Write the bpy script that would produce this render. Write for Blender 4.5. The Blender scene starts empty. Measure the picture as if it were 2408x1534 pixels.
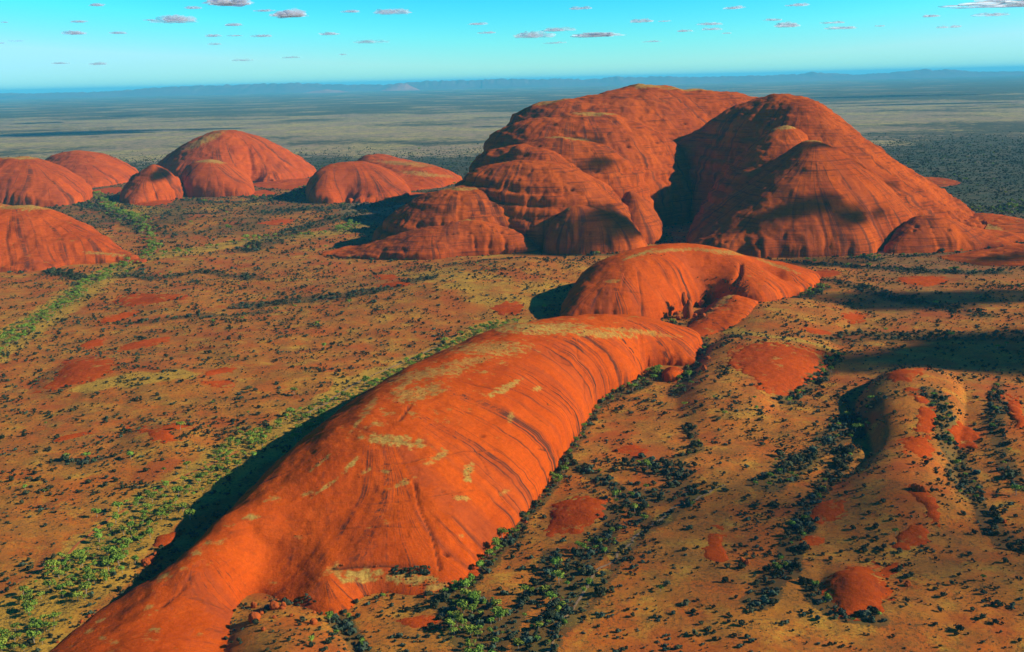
import bpy, math, random
import numpy as np
from mathutils import Matrix, Vector

sc = bpy.context.scene
COL = sc.collection
rng = np.random.default_rng(7)
random.seed(7)

# ------------------------------------------------------------------ camera
CAMZ = 560.0
PITCH = math.radians(12.62)
ROLL = math.radians(1.33)
F = 2582.0                      # focal length for a picture 2408 wide
cp, sp, cr, sr = math.cos(PITCH), math.sin(PITCH), math.cos(ROLL), math.sin(ROLL)
fwd = np.array([0, cp, -sp]); r0 = np.array([1.0, 0, 0]); u0 = np.array([0, sp, cp])
right = r0 * cr - u0 * sr
up = u0 * cr + r0 * sr
cam_d = bpy.data.cameras.new('camera')
cam = bpy.data.objects.new('camera', cam_d); COL.objects.link(cam)
cam_d.sensor_width = 36.0
cam_d.lens = 36.0 * F / 2408.0
cam_d.clip_start = 1.0
cam_d.clip_end = 600000.0
M = Matrix.Identity(4)
for i in range(3):
    M[i][0], M[i][1], M[i][2] = right[i], up[i], -fwd[i]
M[2][3] = CAMZ
cam.matrix_world = M
sc.camera = cam

# ------------------------------------------------------------------ light
SUN_EL = math.radians(28)
SUN_BACK = math.radians(6)         # how far behind the camera's right hand the sun stands
sunv = np.array([math.cos(SUN_EL) * math.cos(SUN_BACK), -math.cos(SUN_EL) * math.sin(SUN_BACK), math.sin(SUN_EL)])
sd = bpy.data.lights.new('sun', 'SUN'); sd.energy = 5.0; sd.angle = math.radians(0.5); sd.color = (1.0, 0.90, 0.76)
so = bpy.data.objects.new('sun', sd); COL.objects.link(so)
so.rotation_euler = Vector(sunv).to_track_quat('Z', 'Y').to_euler()
so.location = (0, 0, 3000)

SKY_R, SKY_G, SKY_B = (5.4e-4, 5.0), (0.25, 2.0), (1.55, 1.1)
w = bpy.data.worlds.new('World'); sc.world = w; w.use_nodes = True
wn = w.node_tree.nodes; wl = w.node_tree.links; wn.clear()
sky = wn.new('ShaderNodeTexSky'); sky.sky_type = 'NISHITA'; sky.sun_disc = False
sky.sun_elevation = SUN_EL
sky.sun_rotation = math.atan2(sunv[0], sunv[1])
sky.altitude = 500; sky.air_density = 1.0; sky.dust_density = 0.3; sky.ozone_density = 1.5
sepc = wn.new('ShaderNodeSeparateColor'); cmb = wn.new('ShaderNodeCombineColor')
wl.new(sky.outputs[0], sepc.inputs[0])
for ch, (k, pw) in enumerate(((SKY_R), (SKY_G), (SKY_B))):     # the photograph's vivid cyan: red falls off faster than in the plain sky
    m0 = wn.new('ShaderNodeMath'); m0.operation = 'MINIMUM'; wl.new(sepc.outputs[ch], m0.inputs[0]); m0.inputs[1].default_value = 6.0
    m = wn.new('ShaderNodeMath'); m.operation = 'POWER'; wl.new(m0.outputs[0], m.inputs[0]); m.inputs[1].default_value = pw
    m2 = wn.new('ShaderNodeMath'); m2.operation = 'MULTIPLY'; wl.new(m.outputs[0], m2.inputs[0]); m2.inputs[1].default_value = k
    wl.new(m2.outputs[0], cmb.inputs[ch])
wtc = wn.new('ShaderNodeTexCoord'); wad = wn.new('ShaderNodeVectorMath'); wad.operation = 'ADD'; wad.inputs[1].default_value = (0, 0, 0.0085)
wnm = wn.new('ShaderNodeVectorMath'); wnm.operation = 'NORMALIZE'      # the horizon dips below eye level at this height
wl.new(wtc.outputs['Generated'], wad.inputs[0]); wl.new(wad.outputs[0], wnm.inputs[0]); wl.new(wnm.outputs[0], sky.inputs['Vector'])
bg = wn.new('ShaderNodeBackground'); bg.inputs[1].default_value = 0.085
wo = wn.new('ShaderNodeOutputWorld')
wl.new(cmb.outputs[0], bg.inputs[0]); wl.new(bg.outputs[0], wo.inputs[0])

sc.view_settings.view_transform = 'Standard'; sc.view_settings.look = 'None'
sc.view_settings.exposure = 0.3; sc.view_settings.gamma = 1.0
sc.view_settings.use_curve_mapping = False
sc.cycles.volume_bounces = 1
sc.cycles.max_bounces = 6; sc.cycles.diffuse_bounces = 1; sc.cycles.transparent_max_bounces = 24
sc.cycles.use_denoising = True

# ------------------------------------------------------------------ noise and projection helpers
_perm = np.random.default_rng(3).permutation(512).astype(np.int64)
_perm = np.concatenate([_perm, _perm])
_g = np.random.default_rng(4).normal(size=(512, 3)); _g /= np.linalg.norm(_g, axis=1)[:, None]
def perlin(x, y, z=0.0):
    x, y, z = np.broadcast_arrays(np.asarray(x, float), np.asarray(y, float), np.asarray(z, float))
    xi, yi, zi = np.floor(x), np.floor(y), np.floor(z)
    xf, yf, zf = x - xi, y - yi, z - zi
    xi, yi, zi = xi.astype(np.int64) & 511, yi.astype(np.int64) & 511, zi.astype(np.int64) & 511
    f = lambda t: t * t * t * (t * (t * 6 - 15) + 10)
    u, v, ww = f(xf), f(yf), f(zf)
    def gr(i, j, k):
        h = _perm[(_perm[(_perm[(xi + i) & 511] + yi + j) & 511] + zi + k) & 511]
        g = _g[h]
        return g[..., 0] * (xf - i) + g[..., 1] * (yf - j) + g[..., 2] * (zf - k)
    l = lambda a, b, t: a + (b - a) * t
    return l(l(l(gr(0,0,0), gr(1,0,0), u), l(gr(0,1,0), gr(1,1,0), u), v),
             l(l(gr(0,0,1), gr(1,0,1), u), l(gr(0,1,1), gr(1,1,1), u), v), ww) * 1.6
def fbm(x, y, z=0.0, n=4, gain=0.5):
    s = 0; a = 1.0; f = 1.0
    for i in range(n):
        s = s + a * perlin(np.asarray(x) * f + 17.3 * i, np.asarray(y) * f + 5.1 * i, np.asarray(z) * f); a *= gain; f *= 2.03
    return s
def sstep(a, b, x):
    t = np.clip((x - a) / (b - a), 0, 1); return t * t * (3 - 2 * t)

def ray(u, v):
    return fwd + right * ((u - 1204) / F) + up * ((767 - v) / F)
def at_z(u, v, z=0.0):
    d = ray(u, v); t = (z - CAMZ) / d[2]; return np.array([d[0] * t, d[1] * t])
def at_D(u, v, D):
    d = ray(u, v); t = D / d[1]; return np.array([d[0] * t, D, CAMZ + d[2] * t])
def ground_uD(u, D):           # column and survey distance (the survey was made with a slightly steeper sight line)
    v = 767 - 45.06 * (12.85 - math.degrees(math.atan(CAMZ / D))) - (u - 1204) * .0233
    return at_z(u, v)
def at_S(u, v, D): return at_D(u, v, ground_uD(u, D)[1])
def project(x, y, z):
    zz = z - CAMZ
    dep = y * cp - zz * sp; dep = np.where(dep < 1, 1, dep)
    ur = x * right[0] + y * right[1] + zz * right[2]; uu = x * up[0] + y * up[1] + zz * up[2]
    return 1204 + F * ur / dep, 767 - F * uu / dep

# ------------------------------------------------------------------ smooth dome shapes from an outline and crest points
class Dome:
    """height above the terrain h = sign(g) |g|^p, g a thin-plate surface that is zero along the base outline"""
    def __init__(self, base, crest, p=0.5, pf=None):
        # base: (x, y) world points; crest: (x, y, height) world points
        self.p = p; self.pf = pf
        B = np.array(base, float); n = len(B)
        pts = []
        for i in range(n):                           # closed Catmull-Rom
            a, b, c, d = B[(i-1) % n], B[i], B[(i+1) % n], B[(i+2) % n]
            for t in (0, .25, .5, .75):
                pts.append(0.5 * ((2*b) + (-a+c)*t + (2*a-5*b+4*c-d)*t*t + (-a+3*b-3*c+d)*t**3))
        self.ring = np.array(pts)
        C = np.array(crest, float)
        self.H = C[:, 2].max()
        self.c0 = B.mean(0); self.s = np.abs(B - self.c0).max()
        X = (np.vstack([self.ring, C[:, :2]]) - self.c0) / self.s
        g = np.concatenate([np.zeros(len(self.ring)), (C[:, 2] / self.H) ** (1 / (p if pf is None else pf(C[:, 0], C[:, 1])))])
        N = len(X)
        r2 = ((X[:, None] - X[None]) ** 2).sum(-1)
        K = 0.5 * r2 * np.log(r2 + 1e-12)
        K[np.arange(N), np.arange(N)] += 2e-4
        P = np.hstack([np.ones((N, 1)), X])
        A = np.zeros((N + 3, N + 3)); A[:N, :N] = K; A[:N, N:] = P; A[N:, :N] = P.T
        sol = np.linalg.solve(A, np.concatenate([g, np.zeros(3)]))
        self.X = X; self.w = sol[:N]; self.a = sol[N:]
        self.lo = self.ring.min(0); self.hi = self.ring.max(0)
    def g(self, x, y):
        sh = np.shape(x); x = (np.ravel(x) - self.c0[0]) / self.s; y = (np.ravel(y) - self.c0[1]) / self.s
        out = np.empty(len(x))
        for i in range(0, len(x), 60000):
            xs, ys = x[i:i+60000], y[i:i+60000]
            r2 = (xs[:, None] - self.X[:, 0]) ** 2 + (ys[:, None] - self.X[:, 1]) ** 2
            out[i:i+60000] = (0.5 * r2 * np.log(r2 + 1e-12)) @ self.w + self.a[0] + self.a[1] * xs + self.a[2] * ys
        return out.reshape(sh)
    def h(self, x, y):
        g = self.g(x, y)
        return self.H * np.sign(g) * np.abs(g) ** (self.p if self.pf is None else self.pf(np.asarray(x), np.asarray(y)))
    def inside(self, x, y, pad=0):
        return (x > self.lo[0]-pad) & (x < self.hi[0]+pad) & (y > self.lo[1]-pad) & (y < self.hi[1]+pad)

# earthen hills that belong to the terrain (outline in picture columns/rows on the flat ground, crest with height)
def Z(*pts): return [at_z(u, v) for u, v in pts]
def CZ(*pts): return [(*at_z(u, v, h), h) for u, v, h in pts]
HILLS = [
    Dome(Z((1590,1000),(1585,930),(1630,850),(1680,800),(1720,745),(1850,740),(1980,800),(1950,890),(1860,945),(1830,1010),(1720,1060),(1630,1050)),
         CZ((1700,802,30),(1750,799,34),(1830,802,34),(1900,812,24),(1690,900,24),(1650,960,13)), .75),
    Dome(Z((1600,800),(1680,700),(1850,670),(2010,715),(2020,770),(1960,815),(1800,800)), CZ((1780,722,22),(1880,738,20)), .8),
    Dome(Z((2028,1012),(2008,965),(2030,920),(2090,870),(2200,850),(2260,900),(2270,1000),(2250,1100),(2290,1200),(2230,1300),(2120,1310),(1950,1280),(1880,1230),(1920,1170),(2000,1110),(2046,1060)),
         CZ((2100,884,40),(2140,915,40),(2095,950,38),(2090,1000,30),(2150,1000,34),(2150,1080,24),(2160,1160,18),(2000,1200,8)), .6),
    Dome(Z((1290,1190),(1330,1140),(1430,1150),(1450,1200),(1380,1280),(1290,1270)), CZ((1370,1200,7),), .8),
    Dome(Z((1930,1360),(2000,1310),(2080,1330),(2080,1440),(1990,1460),(1930,1420)), CZ((2010,1380,10),), .8),
    Dome(Z((520,1560),(535,1470),(600,1400),(700,1410),(800,1460),(840,1560),(700,1620)), CZ((620,1470,12),(650,1560,16)), .8),
    Dome(Z((60,930),(150,850),(330,830),(560,880),(560,950),(300,960)), CZ((200,860,12),(400,900,9)), .8),
    Dome(Z((250,730),(340,670),(520,690),(620,720),(400,780)), CZ((380,700,10),), .8),
    Dome(Z((250,1080),(330,980),(480,990),(520,1060),(400,1120)), CZ((400,1020,10),), .8),
]
GAUSS = []
for u, v, sx, sy, h in ((1080,690,330,260,34),(1250,640,260,180,30),(700,800,300,250,10),(2350,1000,120,260,20),(450,520,260,200,18),
                        (1500,1430,200,150,9),(2300,1430,260,200,14),(620,900,260,200,9),(1560,1100,180,130,6),(120,1100,220,120,7)):
    c = at_z(u, v); GAUSS.append((c[0], c[1], sx, sy, h))
def terrain(x, y):
    x = np.asarray(x, float); y = np.asarray(y, float)
    z = np.zeros(np.broadcast(x, y).shape)
    near = 1 - sstep(6000, 12000, y)
    for cx, cy, sx, sy, h in GAUSS:
        z = z + h * np.exp(-((x-cx)/sx)**2 - ((y-cy)/sy)**2)
    for d in HILLS:
        m = d.inside(x, y, 60)
        if np.any(m):
            h = np.zeros(z.shape); hv = d.h(np.broadcast_to(x, z.shape)[m], np.broadcast_to(y, z.shape)[m])
            k = 3.0
            gv = np.maximum(hv, 0) / d.H; h[m] = hv * (gv > 0) * (1 - np.exp(-(gv / .28) ** 2))
            z = z + h
    z = z + near * (fbm(x/260., y/260., 0, 4) * 5.0 + fbm(x/40., y/40., 3, 3) * 0.9)
    return z
def on_ground(u, v):
    p = at_z(u, v)
    for _ in range(6):
        z = float(terrain(p[0], p[1])); p = at_z(u, v, z)
    return p

# ------------------------------------------------------------------ mesh helpers
def mk_obj(name, me, mat=None, parent=None, **props):
    o = bpy.data.objects.new(name, me); COL.objects.link(o)
    if mat: me.materials.append(mat)
    if parent: o.parent = parent
    for k, v in props.items(): o[k] = v
    return o
def mesh_from(name, V, Fq, smooth=True):
    me = bpy.data.meshes.new(name)
    V = np.asarray(V, np.float32); Fq = np.asarray(Fq, np.int32)
    me.vertices.add(len(V)); me.vertices.foreach_set('co', V.ravel())
    k = Fq.shape[1]
    me.loops.add(Fq.size); me.loops.foreach_set('vertex_index', Fq.ravel())
    me.polygons.add(len(Fq)); me.polygons.foreach_set('loop_start', np.arange(0, Fq.size, k, dtype=np.int32))
    me.polygons.foreach_set('loop_total', np.full(len(Fq), k, np.int32))
    if smooth: me.polygons.foreach_set('use_smooth', np.ones(len(Fq), bool))
    me.update(calc_edges=True)
    return me
def add_attr(me, name, data):
    data = np.asarray(data, np.float32)
    if data.ndim == 1:
        a = me.attributes.new(name, 'FLOAT', 'POINT'); a.data.foreach_set('value', data)
    else:
        a = me.attributes.new(name, 'FLOAT_VECTOR', 'POINT'); a.data.foreach_set('vector', data.ravel())
def grid_faces(ny, nx, keep=None):
    idx = np.arange(ny * nx).reshape(ny, nx)
    q = np.stack([idx[:-1,:-1], idx[:-1,1:], idx[1:,1:], idx[1:,:-1]], -1).reshape(-1, 4)
    if keep is not None:
        k = keep.ravel(); q = q[k[q].any(1)]
    return q
def compact(V, q, *attrs):
    used = np.unique(q); m = np.full(len(V), -1); m[used] = np.arange(len(used))
    return (V[used], m[q]) + tuple(a[used] for a in attrs)

# ------------------------------------------------------------------ materials
class NT:
    def __init__(self, name):
        self.m = bpy.data.materials.new(name); self.m.use_nodes = True
        self.t = self.m.node_tree; self.t.nodes.clear()
        self.out = self.t.nodes.new('ShaderNodeOutputMaterial')
    def n(self, typ, **kw):
        x = self.t.nodes.new(typ)
        for k, v in kw.items(): setattr(x, k, v)
        return x
    def l(self, a, b): self.t.links.new(a, b)
    def _in(self, sock, v):
        if hasattr(v, 'is_linked') or hasattr(v, 'links'): self.l(v, sock)
        else: sock.default_value = v
    def math(self, op, a, b=None, c=None, clamp=False):
        x = self.n('ShaderNodeMath', operation=op); x.use_clamp = clamp
        self._in(x.inputs[0], a)
        if b is not None: self._in(x.inputs[1], b)
        if c is not None: self._in(x.inputs[2], c)
        return x.outputs[0]
    def mapr(self, v, a, b, c=0.0, d=1.0):
        x = self.n('ShaderNodeMapRange', interpolation_type='SMOOTHSTEP')
        self._in(x.inputs[0], v); x.inputs[1].default_value = a; x.inputs[2].default_value = b
        x.inputs[3].default_value = c; x.inputs[4].default_value = d
        return x.outputs[0]
    def mix(self, f, a, b, blend='MIX'):
        x = self.n('ShaderNodeMix', data_type='RGBA', blend_type=blend)
        self._in(x.inputs[0], f)
        for s, v in ((x.inputs[6], a), (x.inputs[7], b)):
            if isinstance(v, tuple): s.default_value = (*v, 1) if len(v) == 3 else v
            else: self.l(v, s)
        return x.outputs[2]
    def vmul(self, v, k):
        x = self.n('ShaderNodeVectorMath', operation='MULTIPLY'); self._in(x.inputs[0], v); x.inputs[1].default_value = k
        return x.outputs[0]
    def noise(self, vec, scale, detail=4, rough=.55, dist=0.0):
        x = self.n('ShaderNodeTexNoise'); self.l(vec, x.inputs['Vector'])
        x.inputs['Scale'].default_value = scale; x.inputs['Detail'].default_value = detail
        x.inputs['Roughness'].default_value = rough; x.inputs['Distortion'].default_value = dist
        return x.outputs[0]
    def attr(self, name, vec=False):
        x = self.n('ShaderNodeAttribute', attribute_name=name)
        return x.outputs[1] if vec else x.outputs[2]
    def bsdf(self, col, rough=.9, bump=None, dist=1.0, strength=.6, spec=.0):
        b = self.n('ShaderNodeBsdfPrincipled')
        self._in(b.inputs['Base Color'], col if not isinstance(col, tuple) else (*col, 1))
        b.inputs['Roughness'].default_value = rough; b.inputs['Specular IOR Level'].default_value = spec
        if bump is not None:
            bp = self.n('ShaderNodeBump'); bp.inputs['Strength'].default_value = strength
            bp.inputs['Distance'].default_value = dist; self.l(bump, bp.inputs['Height']); self.l(bp.outputs[0], b.inputs['Normal'])
        self.l(b.outputs[0], self.out.inputs[0])
        return b

def rock_material(name, c1=(0.47, 0.105, 0.019), c2=(0.33, 0.066, 0.014), streak=1.0, bed=.5, grass=1.0, sfreq=1.0, seed=0.0):
    t = NT(name)
    geo = t.n('ShaderNodeNewGeometry'); pos = geo.outputs['Position']
    sep = t.n('ShaderNodeSeparateXYZ'); t.l(geo.outputs['True Normal'], sep.inputs[0]); nz = sep.outputs[2]
    foot = t.attr('foot', True)
    big = t.noise(pos, .006, 5, .6)
    col = t.mix(t.mapr(big, .35, .68), c1, c2)
    fine = t.noise(pos, .15, 5, .7)
    col = t.mix(t.mapr(fine, .3, .75, 0, .5), col, tuple(.62 * c for c in c2))
    pale = t.noise(pos, .03, 4, .6)
    col = t.mix(t.mapr(pale, .55, .75, 0, .35), col, (0.64, 0.11, 0.01))
    pebble = t.noise(pos, .38, 3, .7)
    col = t.mix(t.mapr(pebble, .57, .68, 0, .3), col, tuple(.42 * c for c in c2))
    col = t.mix(t.mapr(pebble, .44, .34, 0, .3), col, (0.66, 0.15, 0.02))
    # bedding: thin, nearly level lines that dip gently
    bd = t.n('ShaderNodeMapping'); bd.inputs['Scale'].default_value = (.0035, .006, .22); bd.inputs['Rotation'].default_value = (.05, -.09, 0)
    t.l(pos, bd.inputs['Vector'])
    bn = t.noise(bd.outputs[0], 1.0, 5, .75)
    bmask = t.math('MULTIPLY', t.mapr(bn, .48, .62), t.mapr(t.noise(pos, .012, 2), .34, .56))
    col = t.mix(t.math('MULTIPLY', bmask, bed * .55), col, (0.12, 0.03, 0.012))
    # water stains that follow the fall line
    fm = t.vmul(foot, (.05 * sfreq, .05 * sfreq, .0015))
    sn = t.noise(fm, 1.0, 5, .75, 0)
    fm2 = t.vmul(foot, (.009 * sfreq, .009 * sfreq, .006))
    s2 = t.noise(fm2, 1.0, 2, .5)
    steep = t.mapr(nz, .99, .90)
    brk = t.mapr(t.noise(pos, .02, 3, .6), .3, .55, .5, 1)
    sm = t.math('MULTIPLY', t.mapr(sn, .50, .60), t.mapr(s2, .36, .50))
    sm = t.math('MULTIPLY', t.math('MULTIPLY', sm, steep), brk)
    col = t.mix(t.math('MULTIPLY', sm, .85 * streak, clamp=True), col, (0.075, 0.03, 0.017))
    sm3 = t.math('MULTIPLY', t.mapr(t.noise(t.vmul(foot, (.02*sfreq, .02*sfreq, .001)), 1.0, 3, .6), .48, .64), steep)
    col = t.mix(t.math('MULTIPLY', sm3, .35 * streak, clamp=True), col, (0.22, 0.05, 0.02))
    # dry grass caught on the flat tops and in painted hollows
    gn = t.noise(pos, .035, 6, .68)
    flat = t.mapr(nz, .955, .985)
    gm = t.math('MULTIPLY', flat, t.mapr(gn, .56, .66, 0, .9 * grass))
    pn = t.math('MULTIPLY', t.attr('patch'), t.mapr(t.noise(pos, .12, 4, .7), .3, .5))
    gm = t.math('MAXIMUM', gm, pn)
    gcol = t.mix(t.mapr(t.noise(pos, .3, 3), .35, .65), (0.47, 0.28, 0.05), (0.31, 0.165, 0.03))
    col = t.mix(gm, col, gcol)
    crk = t.math('MULTIPLY', t.attr('crack'), .9)  # dark joints, plus shade painted into pits and a ledge line
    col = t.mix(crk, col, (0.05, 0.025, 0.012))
    b1 = t.math('ADD', t.math('MULTIPLY', t.noise(pos, .11, 8, .62), 2.6), t.math('MULTIPLY', bn, 1.3 * bed))
    b1 = t.math('ADD', b1, t.math('MULTIPLY', sn, .9))
    b1 = t.math('ADD', b1, t.math('MULTIPLY', t.noise(pos, .45, 4, .7), .7))
    t.bsdf(col, .95, b1, 1.6, .5, .0)
    return t.m

def cell_dark(t, pos, scale, lo, hi, detail=3, rough=.7):
    return t.mapr(t.noise(pos, scale, detail, rough), lo, hi)

def ground_material():
    t = NT('red_sand_and_spinifex')
    geo = t.n('ShaderNodeNewGeometry'); pos = geo.outputs['Position']
    gr = t.attr('grass'); scb = t.attr('scrub'); far = t.attr('far'); bare = t.attr('bare')
    sand = t.mix(t.mapr(t.noise(pos, .012, 5, .6), .35, .65), (0.52, 0.115, 0.010), (0.50, 0.18, 0.018))
    sand = t.mix(t.mapr(t.noise(pos, .25, 5, .7), .35, .75, 0, .35), sand, (0.24, 0.065, 0.015))
    grass = t.mix(t.mapr(t.noise(pos, .4, 4, .7), .3, .7), (0.60, 0.36, 0.035), (0.44, 0.235, 0.022))
    # tussocks: fine speckle whose cover follows the broad grass map
    sp_ = t.noise(pos, .55, 5, .75)
    br_ = t.noise(pos, .018, 6, .68)
    cover = t.math('ADD', t.math('ADD', t.math('MULTIPLY', br_, 1.5), t.math('MULTIPLY', gr, .75)), t.math('MULTIPLY', sp_, .8))
    cover = t.mapr(cover, 1.11, 1.50)
    col = t.mix(t.math('MULTIPLY', cover, .85), sand, grass)
    # low grey-green bushes too small to stand as meshes
    bush = t.noise(pos, .23, 4, .8)
    bush2 = t.noise(pos, .02, 4, .6)
    bc = t.math('ADD', t.math('ADD', bush, t.math('MULTIPLY', scb, .30)), t.math('MULTIPLY', bush2, .22))
    bc = t.mapr(bc, .63, .75)
    bcol = t.mix(t.mapr(t.noise(pos, .08, 2), .35, .65), (0.075, 0.060, 0.016), (0.05, 0.06, 0.022))
    col = t.mix(t.math('MULTIPLY', bc, .8), col, bcol)
    lit = t.math('ADD', t.math('MULTIPLY', t.noise(pos, .022, 5, .75), 1.0), t.math('MULTIPLY', t.noise(pos, .35, 4, .8), .5))
    lit = t.math('MULTIPLY', t.mapr(lit, .70, .84), t.math('SUBTRACT', 1.0, t.math('MULTIPLY', gr, .7)))
    col = t.mix(t.math('MULTIPLY', lit, .45), col, (0.20, 0.095, 0.018))
    col = t.mix(t.math('MULTIPLY', bare, .8), col, (0.40, 0.075, 0.010))
    # the far plain: pale grassland broken by dark mulga
    f1 = t.noise(pos, .00045, 8, .62)
    f2 = t.noise(pos, .006, 6, .75)
    f3 = t.noise(pos, .03, 4, .8)
    fd = t.math('ADD', t.math('ADD', t.math('MULTIPLY', f1, .9), t.math('MULTIPLY', f2, .55)), t.math('MULTIPLY', f3, .35))
    fd = t.math('ADD', fd, t.attr('mulga'))
    fm = t.mapr(fd, .86, .98)
    pale = t.mix(t.mapr(t.noise(pos, .0012, 4), .4, .65), (0.34, 0.235, 0.11), (0.42, 0.32, 0.09))
    pale = t.mix(t.mapr(t.noise(pos, .009, 6, .85), .48, .58, 0, .85), pale, (0.10, 0.12, 0.045))
    dot = t.mapr(t.noise(pos, .022, 5, .85), .46, .60)
    mulga = t.mix(t.mapr(t.noise(pos, .004, 4, .8), .35, .7), (0.060, 0.075, 0.032), (0.14, 0.115, 0.05))
    mulga = t.mix(t.math('MULTIPLY', dot, .75), mulga, (0.028, 0.042, 0.02))
    fcol = t.mix(fm, pale, mulga)
    col = t.mix(far, col, fcol)
    bp = t.math('ADD', t.math('MULTIPLY', t.noise(pos, .3, 6, .7), .9), t.math('MULTIPLY', bc, .8))
    t.bsdf(col, .95, bp, 1.4, .5, .05)
    return t.m

def simple_mat(name, c1, c2, scale=.5, rough=.9, bump=None, rnd=0.0, sub=0.0):
    t = NT(name)
    geo = t.n('ShaderNodeNewGeometry'); pos = geo.outputs['Position']
    col = t.mix(t.mapr(t.noise(pos, scale, 4, .6), .35, .65), c1, c2)
    if rnd:
        oi = t.n('ShaderNodeObjectInfo')
        hs = t.n('ShaderNodeHueSaturation'); t.l(col, hs.inputs['Color'])
        t.l(t.math('MULTIPLY_ADD', oi.outputs['Random'], rnd, 1 - rnd / 2), hs.inputs['Value'])
        rr = t.math('FRACT', t.math('MULTIPLY', oi.outputs['Random'], 7.31))
        t.l(t.math('MULTIPLY_ADD', rr, .07, .465), hs.inputs['Hue'])
        col = hs.outputs[0]
    bnode = t.bsdf(col, rough, t.noise(pos, scale * 3, 4, .6) if bump else None, bump or 1, .5, .08)
    return t.m

M_GROUND = ground_material()
M_RIDGE = rock_material('streaked_orange_rock', (0.62, 0.092, 0.006), (0.50, 0.066, 0.005), 1.15, .3, .9, 1.25)
M_MASSIF = rock_material('dark_red_bedded_rock', (0.56, 0.098, 0.009), (0.40, 0.062, 0.006), .9, 1.4, .8, .6)
M_LEFT = rock_material('dull_red_rock', (0.56, 0.090, 0.010), (0.43, 0.062, 0.008), 1.0, .55, .9, .45)
M_SLAB = rock_material('bare_orange_slab', (0.53, 0.076, 0.007), (0.42, 0.056, 0.006), .5, .5, .8, 1.5)
M_BOULDER = rock_material('rounded_orange_boulder', (0.50, 0.11, 0.02), (0.36, 0.07, 0.015), .1, .4, .0, 1.0)

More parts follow.
